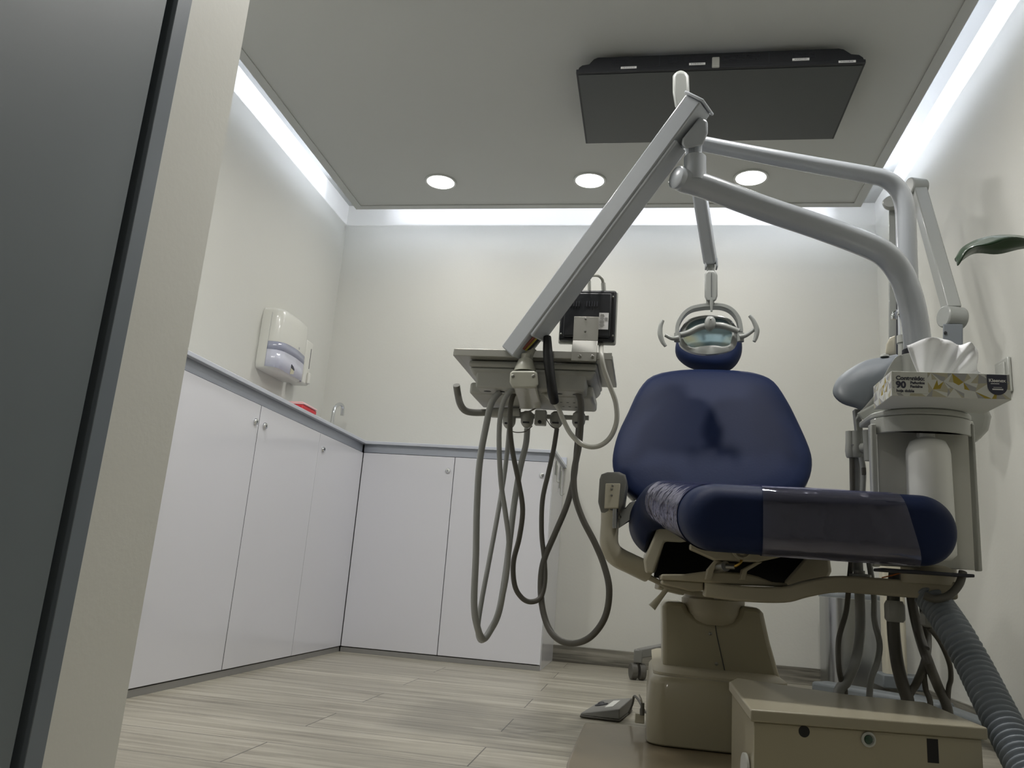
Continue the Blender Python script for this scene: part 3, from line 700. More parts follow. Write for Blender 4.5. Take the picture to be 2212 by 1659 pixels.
# cross strut joining tower top and cuspidor tower, rear shell on the right
g = G().loft([[at(x, y, d) for x, y in ((2040, 850), (2120, 852), (2142, 900), (2135, 930), (2108, 958), (2060, 960))] for d in (1.72, 1.84)])
part('rear_shell', g, 'white_plastic', du, bevel=.012, seg=3)
g = G().loft([[at(x, y, d) for x, y in ((1850, 893), (1925, 852), (1985, 852), (1985, 900), (1880, 922))] for d in (1.76, 1.86)])
part('bowl_support', g, 'white_plastic', du, bevel=.004)
# spittoon bowl (grey glass-like) with support, spout
bc = at(1905, 815, 1.86)
rim = []
oB = [(1945, 768), (1910, 771), (1872, 778), (1838, 795), (1812, 815), (1800, 838), (1802, 856), (1820, 872), (1848, 881), (1872, 888), (1895, 872), (1915, 850), (1935, 832), (1950, 815)]
P = [Vector(p) for p in catmull([tuple(at(x, y, 1.92-(y-768)/120*.1)) for x, y in oB], 3, True)]
part('spittoon_bowl', G().pillow(P, (-.35, -1, -.3), .05, .03, edge=.35, steps=8, pw=2.0), 'mount_grey', du, ang=80, label='grey glossy spittoon bowl')
g = G().pillow([Vector(p) for p in catmull([tuple(at(x, y, 1.80)) for x, y in [(1943, 768), (1924, 786), (1908, 815), (1892, 848), (1868, 878), (1852, 896), (1858, 905), (1930, 880), (1988, 866), (1990, 772)]], 3, True)], (-.2, -1, -.1), .01, .08, edge=.8)
part('bowl_housing', g, 'white_plastic', du, ang=60)
g = G().tube([at(1951, 740, 1.86), at(1951, 700, 1.86), at(1948, 682, 1.86), at(1940, 674, 1.85), at(1932, 680, 1.84), at(1931, 690, 1.84)], .0062, 14)
part('rinse_spout', g, 'chrome', du, label='chrome hooked rinse spout')
g = G().cyl(at(1951, 740, 1.86), at(1953, 860, 1.86), .011).cyl(at(1951, 726, 1.86), at(1951, 742, 1.86), .0135).lathe(at(1911, 771, 1.9), [(.01, 0), (.009, .005), (.002, .008)], 14)
part('spout_base', g, 'white_plastic', du)
g = G().pillow([at(x, y, 1.97) for x, y in [(1912, 768), (1914, 745), (1922, 730), (1934, 725), (1936, 768)]], (-.3, -1, 0), .006, .008, edge=.8)
part('splash_guard', g, 'beige_plastic', du)
# fat tube
fat = [(1478, 390, 1.72), (1526, 404, 1.73), (1650, 450, 1.75), (1760, 487, 1.77), (1860, 524, 1.79), (1912, 550, 1.80), (1946, 592, 1.81), (1966, 645, 1.81), (1978, 705, 1.81), (1983, 770, 1.81), (1983, 870, 1.81)]
part('lower_arm_tube', G().tube(ats(fat), .0285, 28, sm=8), 'tube_enamel', du)
part('tube_collar', G().cyl(at(1980, 758, 1.808), at(1980, 768, 1.808), .0295), 'gap_dark', du, label='dark collar')
g = G().cyl(at(1977, 770, 1.80), at(1977, 870, 1.80), .032)
part('column_sleeve', g, 'white_plastic', du, bevel=.002)
e0 = at(1478, 390, 1.72); dv = (at(1526, 404, 1.73)-e0).normalized()
part('tube_end', G().sphere(e0, .0285), 'tube_enamel', du)
ea = Vector((-.78, -.62, .05)).normalized()
part('end_cap', G().lathe(e0+ea*.012, [(.0262, 0), (.0275, .006), (.0270, .012), (.0245, .0135), (.024, .012), (.015, .0155), (.002, .0165)], 32, ax=ea), 'tube_enamel', du)
a = at(1500, 405, 1.72); zc0 = at(1500, 338, 1.72).z
part('arm_socket', G().lathe((a.x, a.y, at(1500, 395, 1.72).z), [(.0265, 0), (.026, zc0-at(1500, 395, 1.72).z-.004), (.022, zc0-at(1500, 395, 1.72).z)], 32), 'tube_enamel', du)
part('arm_neck', G().cyl((a.x, a.y, zc0), (a.x, a.y, at(1498, 308, 1.72).z), .0155), 'tube_enamel', du)
# angled block under the flat arm
g = G().loft([[at(x, y, d) for x, y in [(1474, 300), (1512, 252), (1529, 262), (1529, 288), (1518, 314), (1480, 322), (1472, 312)]] for d in (1.69, 1.735)])
part('arm_block', g, 'tube_enamel', du, bevel=.005, seg=3)
# flat arm
A = at(1508, 226, 1.70); B = at(1109, 766, 1.90)
dd = (B-A).normalized(); upv = Vector((0, 0, 1))
fa_ = part('flat_arm', G().beam(A, B, .062, .050, up=upv, w2=.060, h2=.048), 'tube_enamel', du, bevel=.004)
x_ = dd.cross(upv).normalized(); u_ = x_.cross(dd)
if x_.y > 0: x_ = -x_
part('arm_end_plate', G().obox(A-dd*.004, .035, .030, .0035, x_, u_, dd), 'tube_enamel', du, bevel=.003)
g = G().beam(A+dd*.10-u_*.029, A+dd*((B-A).length-.07)-u_*.029, .056, .012, up=upv)
part('arm_lower_cover', g, 'tube_enamel', du, bevel=.004)
for k, (m_, off) in enumerate((('wire_red', -.012), ('wire_yellow', -.004), ('gap_dark', .006), ('hose_grey', .014))):
    part('wire', G().cyl(A+dd*((B-A).length-.075)-u_*.030+x_*-off, A+dd*((B-A).length-.03)-u_*.024+x_*-off, .004, n=8), m_, du, label={'wire_red': 'red wire', 'wire_yellow': 'yellow wire', 'gap_dark': 'black wire', 'hose_grey': 'grey hose'}[m_])
# thin upper tube for the lamp
thin = [(1498, 306, 1.88), (1530, 313, 1.89), (1700, 346, 1.91), (1872, 377, 1.94), (1915, 388, 1.945), (1942, 412, 1.95), (1955, 450, 1.95), (1958, 520, 1.95), (1961, 620, 1.95), (1964, 740, 1.95), (1966, 860, 1.95)]
part('upper_arm_tube', G().tube(ats(thin), [.0195, .0195, .0205, .0215, .022, .0225, .0235, .024, .024, .024, .024], 24, sm=8), 'tube_enamel', du)

# ------------------------------------------------------------------ OPERATING LIGHT
ol = thing('operating_light', tuple(at(1535, 760, 2.2)), 'white dental operating light with two grips hanging before the headrest', 'operating light')
g = G().loft([[at(x, y, d) for x, y in [(1453, 165), (1458, 156), (1470, 152), (1482, 155), (1488, 164), (1490, 215), (1487, 236), (1459, 236), (1453, 200)]] for d in (1.86, 1.95)])
part('upper_knuckle', g, 'arm_grey', ol, bevel=.008, seg=3)
g = G().beam(at(1474, 215, 1.93), at(1480, 250, 1.93), .03, .03)
part('knuckle_pivot', g, 'mount_grey', ol)
part('light_arm', G().beam(at(1484, 245, 1.94), at(1535, 568, 2.2), .038, .038, w2=.036, h2=.034), 'tube_enamel', ol, bevel=.007, seg=3)
g = G()
for x in (1524, 1547): g.beam(at(x, 560, 2.2), at(x+1, 580, 2.2), .006, .03)
part('fork', g, 'tube_enamel', ol, bevel=.002)
part('fork_pin', G().cyl(at(1522, 566, 2.2), at(1550, 566, 2.2), .006), 'mount_grey', ol)
part('stem', G().beam(at(1535, 566, 2.2), at(1535, 592, 2.2), .022, .02), 'arm_grey', ol, bevel=.004)
g = G().loft([[at(x, y, d) for x, y in [(1528, 584), (1543, 584), (1550, 592), (1550, 640), (1546, 651), (1526, 651), (1522, 641), (1522, 592)]] for d in (2.17, 2.22)])
part('balance_block', g, 'arm_grey', ol, bevel=.005, seg=3)
part('seam', G().cyl(at(1537, 590, 2.168), at(1537, 642, 2.168), .0007, n=6), 'gap_dark', ol)
part('hub', G().cyl(at(1534, 650, 2.19), at(1534, 664, 2.19), .0115).cyl(at(1537, 648, 2.172), at(1537, 673, 2.172), .005, .003), 'arm_grey', ol)
yo = [(1463, 722), (1464, 704), (1474, 684), (1490, 670), (1512, 664), (1535, 662), (1560, 663), (1580, 672), (1594, 690), (1599, 712), (1599, 720)]
P = catmull([tuple(at(x, y, 2.19)) for x, y in yo], 5)
cc = at(1532, 720, 2.19); rings = []
for p in P:
    p = Vector(p); o_ = (p-cc).normalized(); rings.append([p+o_*a_+Vector((0, b_, 0)) for a_, b_ in ((-.005, -.014), (.006, -.014), (.006, .018), (-.005, .018))])
part('yoke', G().loft(rings), 'arm_grey', ol, bevel=.002)
# head: frame ring + reflector + crossbar
fo = [(1467, 742), (1468, 722), (1474, 705), (1488, 691), (1510, 684), (1535, 682), (1562, 685), (1580, 694), (1590, 712), (1592, 735), (1588, 750), (1570, 760), (1545, 765), (1520, 766), (1496, 762), (1478, 754)]
fi = [(1477, 738), (1478, 722), (1484, 708), (1494, 697), (1512, 690), (1535, 688), (1558, 690), (1573, 698), (1580, 714), (1580, 732), (1575, 746), (1560, 750), (1545, 748), (1530, 748), (1512, 750), (1494, 752)]
yr = lambda y: 2.2+(735-y)*.0004
O = [Vector(p) for p in catmull([tuple(at(x, y, yr(y))) for x, y in fo], 3, True)]; I = [Vector(p) for p in catmull([tuple(at(x, y, yr(y))) for x, y in fi], 3, True)]
g = G(); fw = Vector((0, -1, -.12)).normalized()
g.loft([[p+fw*.012 for p in I], [p+fw*.014+(q-p)*.3 for p, q in zip(I, O)], [p+fw*.008 for p in O], [p-fw*.02 for p in O], [p-fw*.03+(q-p)*.5 for p, q in zip(O, I)], [p-fw*.004 for p in I]], closed=True)
hd = part('lamp_frame', g, 'arm_grey', ol, ang=50)
cI = sum(I, Vector())/len(I)
g = G().loft([[cI+(p-cI)*k-fw*h for p in I] for k, h in ((1.02, .002), (.9, .016), (.65, .030), (.35, .037), (.05, .040))], cap=True)
part('reflector', g, 'dichroic', ol, ang=80, label='iridescent blue green reflector')
g = G().loft([[p-fw*.018+(cI-p)*.0 for p in O], [cI+(p-cI)*.7-fw*.05 for p in O], [cI+(p-cI)*.2-fw*.058 for p in O]])
part('lamp_rear', g, 'arm_grey', ol, ang=60)
cb = [(1463, 725), (1485, 720), (1510, 708), (1535, 703), (1560, 704), (1580, 710), (1596, 716)]
part('crossbar', G().tube([at(x, y, 2.175) for x, y in cb], [.008, .0085, .009, .009, .009, .0085, .008], 14), 'arm_grey', ol)
g = G().pillow([Vector(p) for p in catmull([tuple(at(x, y, 2.165)) for x, y in [(1522, 695), (1528, 685), (1540, 685), (1546, 695), (1544, 708), (1533, 716), (1523, 708)]], 3, True)], (0, -1, 0), .014, .012, edge=.6)
kn = part('centre_knob', g, 'arm_grey', ol, ang=70)
part('screw', G().lathe(at(1535, 690, 2.148), [(.0028, 0), (.0028, .003), (.001, .004)], 12, ax=(0, -1, 0)), 'screw', kn)
for sgn, st, br_ in ((0, [(1466, 730), (1452, 731), (1437, 724)], [(1432, 692), (1427, 704), (1426, 722), (1431, 738), (1438, 748)]), (1, [(1597, 728), (1612, 724), (1629, 712)], [(1619, 682), (1628, 694), (1635, 712), (1633, 728), (1629, 738)])):
    s_ = part('grip_stalk', G().tube([at(x, y, 2.16) for x, y in st], [.0075, .006, .005], 12), 'arm_grey', ol)
    part('grip', G().tube([at(x, y, 2.155) for x, y in br_], [.0045, .006, .007, .006, .0045], 12), 'arm_grey', ol)
    part('side_pivot', G().cyl(at(1463 if sgn == 0 else 1600, 720, 2.17), at(1463 if sgn == 0 else 1600, 738, 2.17), .009), 'arm_grey', ol)

# ------------------------------------------------------------------ DELIVERY HEAD (instrument table)
dh = thing('instrument_table', tuple(at(1150, 800, 2.03)), 'grey instrument table with hanging handpiece hoses at the end of the arm', 'instrument table')
zS = at(980, 768, 1.90).z
xl_, xr_ = at(980, 768, 1.90).x, at(1322, 766, 1.90).x
y2 = 2.19
g = G().box(xl_+.012, xr_-.012, 1.90, y2, zS, zS+.005); g.box(xl_, xr_, 1.895, 1.902, zS-.001, zS+.018)
g.prism([(xl_, 1.9, zS), (xl_+.014, 1.9, zS), (xl_+.014, y2, zS), (xl_, y2, zS)], (0, 0, .003)); g.prism([(xr_-.014, 1.9, zS), (xr_, 1.9, zS), (xr_, y2, zS), (xr_-.014, y2, zS)], (0, 0, .003))
g.box(xl_-.002, xl_+.002, 1.9, y2, zS, zS+.012); g.box(xr_-.002, xr_+.002, 1.9, y2, zS, zS+.012)
part('tray_plate', g, 'tray_metal', dh, bevel=.0015)
bx0, bx1 = at(1012, 785, 1.93).x, at(1290, 785, 1.93).x
part('upper_shell', G().obox(((bx0+bx1)/2, 2.055, zS-.010), (bx1-bx0)/2, .125, .0085), 'tray_grey', dh, bevel=.007, seg=3)
part('shoulder', G().obox(((bx0+bx1)/2, 2.055, zS-.030), (bx1-bx0)/2, .122, .0112, taper=.93), 'tray_grey', dh, bevel=.009, seg=3)
cx0, cx1 = at(1031, 820, 1.945).x, at(1264, 820, 1.945).x
zb3 = at(1100, 841, 1.945).z
part('lower_shell', G().obox(((cx0+cx1)/2, 2.05, (zS-.022+zb3)/2), (cx1-cx0)/2+.004, .112, (zS-.022-zb3)/2, taper=.985), 'tray_grey', dh, bevel=.006, seg=3)
rx0, rx1 = at(1040, 885, 2.17).x, at(1289, 885, 2.17).x
zr = at(1150, 885, 2.175).z
part('base_plate', G().box(rx0, rx1, 2.0, 2.178, zr-.0, zb3+.03), 'tray_grey', dh, bevel=.008, seg=3)
for x, y in ((1052, 848), (1082, 847), (1207, 843), (1245, 843)): part('hose_port', G().lathe((at(x, y, 1.97).x, 1.975, zb3-.0002), [(.008, 0), (.008, -.0006), (.001, -.0007)], 18, ax=(0, 0, 1), sx=1.2, sy=.7), 'gap_dark', dh, label='dark round hose port')
g = G()
for x in range(1200, 1262, 14):
    for y in (856, 866, 876): g.obox((at(x, y, 2.08).x, 1.975+ (y-850)*.0045*1.2, zr-.0004 if y > 860 else zb3-.0003), .003, .0012, .0004)
part('vent_slot', g, 'gap_dark', dh)
# monitor post plate
# knuckle under flat arm
kn = part('arm_knuckle', G().tube([at(1150, 752, 1.90), at(1140, 768, 1.90), at(1135, 782, 1.90)], [.013, .016, .014], 18).lathe(at(1134, 803, 1.885), [(.028, 0), (.026, .008), (.018, .03), (.0125, .034), (.0125, .045)], 24), 'knuckle_grey', dh)
g = G().loft([[at(x, y, d) for x, y in [(1102, 806), (1106, 801), (1155, 801), (1161, 806), (1163, 830), (1158, 838), (1107, 838), (1101, 826)]] for d in (1.845, 1.93)])
bb_ = part('swivel_block', g, 'knuckle_grey', dh, bevel=.005, seg=3)
for x in (1108, 1152):
    s_ = part('screw', G().lathe(at(x, 813, 1.843), [(.0045, 0), (.0045, .002), (.003, .003)], 16, ax=(0, -1, 0)), 'screw', bb_)
g = G().loft([[at(1110, 838, 1.87), at(1158, 838, 1.87), at(1158, 826, 1.9), at(1110, 826, 1.9)], [at(1124, 884, 2.08), at(1170, 882, 2.08), at(1170, 868, 2.10), at(1124, 868, 2.10)]])
part('swivel_cover', g, 'knuckle_grey', dh, bevel=.003)
g = G().obox(at(1168, 903, 2.14), .016, .012, .021)
br_ = part('bar_bracket', g, 'tray_grey', dh, bevel=.003)
part('knob', G().lathe(at(1166, 912, 2.125), [(.005, 0), (.005, .006), (.003, .007)], 14, ax=(0, -1, 0)), 'black_plastic', br_, label='small black knob')
part('instrument_bar', G().beam(at(1062, 897, 2.17), at(1272, 903, 2.17), .012, .012), 'tray_grey', dh, bevel=.001)
for x, y in ((1100, 908), (1139, 906), (1202, 907), (1250, 907)):
    c = at(x, y, 2.165)
    h = part('instrument_holder', G().lathe((c.x, c.y, c.z-.017), [(.008, -.006), (.014, 0), (.018, .008), (.019, .02), (.017, .034), (.010, .04)], 22), 'tray_grey', dh)
    part('holder_clip', G().obox((c.x, c.y-.018, c.z-.012), .009, .003, .002), 'gap_dark', h, label='dark slot under the holder')
P = ats([(986, 832, 2.08), (989, 852, 2.1), (994, 872, 2.11), (1004, 886, 2.12), (1022, 891, 2.13), (1060, 891, 2.14), (1125, 890, 2.15)])
part('pull_handle', G().tube(P, .0098, 16, sm=6), 'rubber_grey', dh, label='bent grey rubber handle')
part('handle_sleeve', G().cyl(at(1060, 891, 2.14), at(1122, 889, 2.15), .013), 'tray_grey', dh)
# hoses: each loops from a port down and back up to its holder
H = [('hose_grey', .0088, [(1080, 846, 1.97), (1062, 870, 1.97), (1050, 920, 1.98), (1036, 1000, 2.0), (1030, 1100, 2.02), (1028, 1200, 2.03), (1024, 1300, 2.04), (1030, 1350, 2.05), (1043, 1380, 2.08), (1060, 1360, 2.1), (1078, 1320, 2.12), (1092, 1240, 2.14), (1102, 1160, 2.16), (1112, 1080, 2.17), (1124, 1010, 2.18), (1136, 960, 2.18), (1139, 925, 2.17)]),
     ('hose_grey', .0066, [(1112, 840, 1.95), (1094, 855, 1.94), (1082, 890, 1.95), (1078, 950, 1.97), (1082, 1040, 2.0), (1092, 1110, 2.02), (1099, 1170, 2.04), (1095, 1240, 2.06), (1080, 1310, 2.08), (1060, 1362, 2.1), (1040, 1384, 2.11), (1032, 1360, 2.12), (1040, 1300, 2.13), (1055, 1220, 2.14), (1070, 1140, 2.15), (1084, 1060, 2.16), (1094, 990, 2.17), (1100, 925, 2.17)]),
     ('hose_dark', .0068, [(1112, 845, 2.0), (1103, 875, 2.0), (1102, 930, 2.0), (1108, 980, 2.02), (1120, 1040, 2.04), (1129, 1100, 2.06), (1122, 1160, 2.07), (1109, 1215, 2.08), (1112, 1265, 2.09), (1128, 1292, 2.10), (1148, 1300, 2.11), (1168, 1290, 2.12), (1177, 1255, 2.13), (1176, 1210, 2.14), (1170, 1150, 2.15), (1172, 1080, 2.16), (1185, 1020, 2.17), (1196, 970, 2.18), (1203, 925, 2.17)]),
     ('hose_dark', .0082, [(1246, 845, 1.97), (1254, 865, 1.98), (1255, 900, 1.99), (1251, 960, 2.0), (1240, 1020, 2.0), (1242, 1070, 2.0), (1258, 1120, 2.0), (1286, 1175, 2.0), (1306, 1225, 2.0), (1316, 1275, 2.0), (1308, 1330, 2.02), (1282, 1370, 2.04), (1250, 1388, 2.06), (1215, 1386, 2.08), (1188, 1362, 2.10), (1172, 1315, 2.12), (1168, 1260, 2.13), (1175, 1210, 2.14), (1200, 1150, 2.15), (1225, 1090, 2.16), (1240, 1030, 2.17), (1246, 970, 2.18), (1250, 925, 2.17)]),
     ]
for m_, r_, P in H: part('instrument_hose', G().tube(ats(P), r_, 12, sm=6), m_, dh, label={'hose_grey': 'light grey looping hose', 'hose_dark': 'dark grey looping hose'}[m_])
part('instrument_hose', G().tube(ats([(1145, 838, 2.0), (1170, 845, 1.98), (1190, 862, 1.96), (1205, 880, 1.95), (1218, 910, 1.95), (1235, 940, 1.95), (1262, 962, 1.95), (1292, 964, 1.95), (1318, 945, 1.94), (1332, 910, 1.93), (1330, 870, 1.92), (1316, 830, 1.90), (1304, 795, 1.885), (1299, 765, 1.89), (1298, 740, 1.95)]), .0062, 12, sm=6), 'hose_light', dh, label='pale cable looping up to the small screen')
g = G().tube(ats([(1103, 930, 2.14), (1115, 934, 2.14), (1135, 932, 2.14), (1150, 920, 2.14)]), .0015, 6).tube(ats([(1180, 905, 2.14), (1190, 920, 2.14), (1200, 926, 2.14)]), .0015, 6).tube(ats([(1125, 892, 2.14), (1145, 888, 2.13), (1160, 880, 2.12)]), .0022, 6)
part('thin_cable', g, 'hose_dark', dh)
part('cable_wrap', G().tube(ats([(1182, 728, 1.88), (1184, 770, 1.87), (1190, 820, 1.87), (1194, 850, 1.88), (1198, 868, 1.90)]), [.010, .0125, .0120, .0125, .011], 12, sm=8), 'black_wrap', dh, label='black spiral cable wrap')
# small screen seen from behind
sc = thing('control_screen', tuple(at(1268, 750, 1.92)), 'small black control screen seen from behind on the instrument table', 'screen')
q = [at(x, y, 1.93) for x, y in ((1206, 741), (1330, 742), (1333, 628), (1252, 624))]
qx0, qx1, qz0, qz1 = at(1206, 720, 1.93).x, at(1331, 720, 1.93).x, at(1268, 742, 1.93).z, at(1300, 627, 1.93).z
part('front_rim', G().box(qx0, qx1, 1.936, 1.948, qz0, qz1), 'white_plastic', sc, bevel=.005, seg=3)
part('rear_housing', G().box(qx0+.003, qx1-.003, 1.92, 1.936, qz0+.004, qz1-.003), 'black_plastic', sc, bevel=.006, seg=3)
part('rear_cover', G().box(qx0+.014, qx1-.014, 1.91, 1.92, qz0+.012, qz1-.014), 'black_plastic', sc, bevel=.004)
g = G()
for k in range(11):
    if k in (4, 5): continue
    g.box(qx0+.03+k*.0066, qx0+.0325+k*.0066, 1.9085, 1.9105, qz0+.092, qz0+.106)
part('vent_slot', g, 'gap_dark', sc, label='row of vent slots')
c = at(1304, 694, 1.91)
lb = part('rating_label', G().obox((c.x, 1.9093, c.z), .012, .0008, .022), 'paper', sc, label='white printed rating label')
g = G()
for k in range(10): g.obox((c.x-.004, 1.9082, c.z+.018-k*.0035), .0025+.004*random.random(), .0004, .0005)
g.obox((c.x+.006, 1.9082, c.z+.006), .0035, .0004, .0035)
part('printing', g, 'print_grey', lb)
g = G()
for x, y in ((1324, 642), (1324, 726), (1212, 722)): g.lathe(at(x, y, 1.919), [(.0028, 0), (.0028, .002), (.001, .003)], 12, ax=(0, -1, 0))
part('screw', g, 'screw', sc)
mx0, mx1 = at(1238, 720, 1.9).x, at(1292, 720, 1.9).x
mp_ = part('mount_bracket', G().prism([(mx0, 1.902, at(1260, 683, 1.9).z), (mx1, 1.902, at(1260, 683, 1.9).z), (mx1, 1.902, at(1260, 735, 1.9).z), (mx0, 1.902, at(1260, 735, 1.9).z)], (0, .006, 0)).loft([[(mx0, 1.902, at(1260, 735, 1.9).z), (mx1, 1.902, at(1260, 735, 1.9).z), (mx1, 1.908, at(1260, 735, 1.9).z), (mx0, 1.908, at(1260, 735, 1.9).z)], [(mx0, 1.886, zS+.012), (mx1, 1.886, zS+.012), (mx1, 1.892, zS+.016), (mx0, 1.892, zS+.016)]]).box(mx0, mx1, 1.886, 1.894, zS-.008, zS+.016), 'tray_metal', sc, bevel=.001, label='pale sheet metal bracket')
g = G()
for x, y, d in ((1265, 689, 1.901), (1264, 716, 1.901)): g.lathe(at(x, y, d), [(.003, 0), (.003, .001), (.001, .002)], 12, ax=(0, -1, 0))
for x in (1253, 1280): g.lathe((at(x, 757, 1.885).x, 1.886, zS+.003), [(.005, 0), (.005, .002), (.002, .004)], 14, ax=(0, -1, 0))
part('screw', g, 'screw', mp_)
part('plug', G().cyl(at(1303, 612, 1.93), at(1305, 636, 1.93), .006).cyl(at(1273, 608, 1.93), at(1273, 634, 1.93), .0045), ['white_plastic'], sc)
part('cable', G().tube(ats([(1303, 614, 1.93), (1300, 602, 1.92), (1290, 595, 1.9), (1272, 596, 1.87)]), .004, 10), 'hose_light', sc)
part('black_cable', G().tube(ats([(1273, 634, 1.93), (1273, 605, 1.93), (1268, 590, 1.9)]), .003, 8), 'black_plastic', sc)

# ------------------------------------------------------------------ SUCTION HOLDER + HOSES
sh = thing('suction_holder', tuple(at(1855, 960, 1.84)), 'white suction hose holder hanging left of the water bottle tower', 'suction holder')
part('holder_arm', G().tube(ats([(1885, 965, 1.80), (1868, 968, 1.82), (1842, 967, 1.84)]), [.017, .012, .009], 16), 'white_plastic', sh)
part('hanger', G().beam(at(1850, 885, 1.85), at(1858, 960, 1.85), .014, .02), 'white_plastic', sh, bevel=.002)
for x, r_ in ((1837, .0095), (1848, .012), (1860, .008)):
    part('valve', G().lathe(at(x, 985, 1.83), [(r_*.8, -.004), (r_, 0), (r_*1.15, .012), (r_, .03), (r_*.95, .055)], 18), 'white_plastic', sh)
part('pin', G().cyl(at(1830, 947, 1.83), at(1838, 948, 1.83), .0015, n=8).cyl(at(1838, 961, 1.82), at(1850, 961, 1.82), .0015, n=8), 'chrome', sh)
def behind(P):
    Q = []
    for x, y, d in P:
        k = min(1, max(0, (y-1360)/120)); Q.append((x, y, d+(1.80-d)*k))
    q = [at(*p) for p in Q]; e = q[-1]; return q+[Vector((e.x, e.y+.02, e.z*.5)), Vector((e.x, e.y+.04, .012))]
hoses = [('hose_dark', .0055, [(1840, 985, 1.83), (1841, 1040, 1.83), (1842, 1100, 1.83), (1839, 1200, 1.83), (1834, 1260, 1.82), (1828, 1320, 1.80), (1812, 1380, 1.78), (1812, 1440, 1.72), (1820, 1480, 1.66), (1826, 1500, 1.6)]),
         ('hose_grey', .0105, [(1848, 988, 1.84), (1849, 1040, 1.84), (1848, 1120, 1.84), (1852, 1200, 1.84), (1857, 1290, 1.84), (1858, 1360, 1.82), (1850, 1420, 1.76), (1830, 1470, 1.70), (1812, 1500, 1.62)]),
         ('hose_grey', .0062, [(1860, 988, 1.82), (1865, 1020, 1.82), (1863, 1080, 1.82), (1866, 1150, 1.84), (1880, 1230, 1.84), (1888, 1290, 1.84), (1889, 1340, 1.82), (1900, 1390, 1.80), (1895, 1430, 1.76), (1882, 1465, 1.7), (1878, 1508, 1.62)])]
for (m_, r_, P), lb_ in zip(hoses, ('thin dark hose', 'thick grey hose', 'pale grey hose')): part('suction_hose', G().tube(behind(P), r_, 12), m_, sh, label=lb_)
part('hose_clamp', G().obox(at(1866, 1018, 1.80), .004, .004, .008), 'hose_dark', sh, bevel=.001)
c = at(1872, 930, 1.8)
part('side_cylinder', G().cyl(at(1876, 930, 1.78), at(1880, 995, 1.78), .012), 'white_plastic', sh)
c = at(1858, 1240, 1.82)
part('bar_clamp', G().lathe(at(1858, 1245, 1.82), [(.022, -.002), (.022, .004), (.010, .006), (.010, .012)], 20), 'tray_grey', sh)

# ------------------------------------------------------------------ WATER BOTTLE, TISSUE BOX
cb_ = at(2007, 1100, yf+.065); zn = at(2000, 950, yf+.065).z; zlo = at(2015, 1212, yf+.065).z
rb = .0395
g = G().lathe((cb_.x-.004, yf+.044, zlo), [(.012, 0), (.030, .002), (rb*1.03, .012), (rb*1.04, .03), (rb*1.02, (zn-zlo)*.5), (rb, (zn-zlo)*.86), (rb*.97, (zn-zlo)*.90), (rb*.8, (zn-zlo)*.965), (.014, zn-zlo), (.0135, zn-zlo+.012)], 40)
part('water_bottle', g, 'bottle', label='white plastic water bottle upright in the unit tower', cat='bottle', ang=60)
tbx0, tbx1 = at(1926, 830, 1.515).x, at(2184, 850, 1.515).x
tzt, tzb = at(2050, 812, 1.515).z, at(2050, 864, 1.515).z
tzb = ztop+.001; tzt = tzb+at(2050, 812, 1.515).z-at(2050, 864, 1.515).z+.002
ty0, ty1 = 1.515, 1.635
tb = thing('tissue_box', ((tbx0+tbx1)/2, (ty0+ty1)/2, tzb), 'flat tissue box printed with grey and gold triangles, on the tower', 'tissue box')
part('carton', G().box(tbx0, tbx1, ty0, ty1, tzb, tzt), 'print_light', tb, bevel=.0006)
def tripat(u0, u1, v0, v1, f, seed):
    random.seed(seed); g = G(); nx = max(2, int((u1-u0)/.017)); ny = 3
    gp = [[(u0+(u1-u0)*(i+(0 if i in (0, nx) else random.uniform(-.3, .3)))/nx, v0+(v1-v0)*(j+(0 if j in (0, ny) else random.uniform(-.2, .2)))/ny) for i in range(nx+1)] for j in range(ny+1)]
    for j in range(ny):
        for i in range(nx):
            a, b, c, d = gp[j][i], gp[j][i+1], gp[j+1][i+1], gp[j+1][i]
            ts = ((a, b, c), (a, c, d)) if (i+j) % 2 else ((a, b, d), (b, c, d))
            for t_ in ts:
                m_ = ((t_[0][0]+t_[1][0])/2, (t_[0][1]+t_[1][1])/2)
                for tri in ((t_[0], m_, t_[2]), (m_, t_[1], t_[2])):
                    g.cur = random.choices([0, 1, 2, 3], [5, 2.5, 2.2, .45])[0]
                    g._add([f(*p) for p in tri], [(0, 1, 2)])
    return g
part('front_print', tripat(tbx0+.001, tbx1-.001, tzb+.001, tzt-.001, lambda u, v: (u, ty0-.0004, v), 5), ['print_light', 'print_grey', 'print_beige', 'print_gold'], tb, label='grey, beige and gold triangle print')
part('side_print', tripat(ty0+.001, ty1-.001, tzb+.001, tzt-.001, lambda u, v: (tbx0-.0004, u, v), 9), ['print_light', 'print_grey', 'print_beige', 'print_gold'], tb, label='grey, beige and gold triangle print')
g = G().box(tbx0+.006, tbx0+.068, ty0-.0009, ty0-.0005, tzb+.006, tzt-.003)
TX = lambda s, size, px, py, bold=0: text('lettering', s, size, (at(px, py, ty0).x, ty0-.0012, at(px, py, ty0).z), (1, 0, 0), (0, 0, 1), 'ink', tb, font_bold=bold)
g = G().box(at(1931, 830, ty0).x, at(2004, 830, ty0).x, ty0-.0010, ty0-.0006, at(1960, 849.5, ty0).z, tzt-.0012)
part('print_panel', g, 'print_light', tb, label='pale patch behind the lettering')
TX('Contenido:', .0108, 1935, 820.5, .0003); TX('90', .0172, 1935, 837.3, .0007); TX('Pa\u00f1uelos', .0069, 1966, 829.5, .00018); TX('Faciales', .0069, 1966, 837.5, .00018); TX('hoja doble', .0072, 1936, 846.5, .00018)
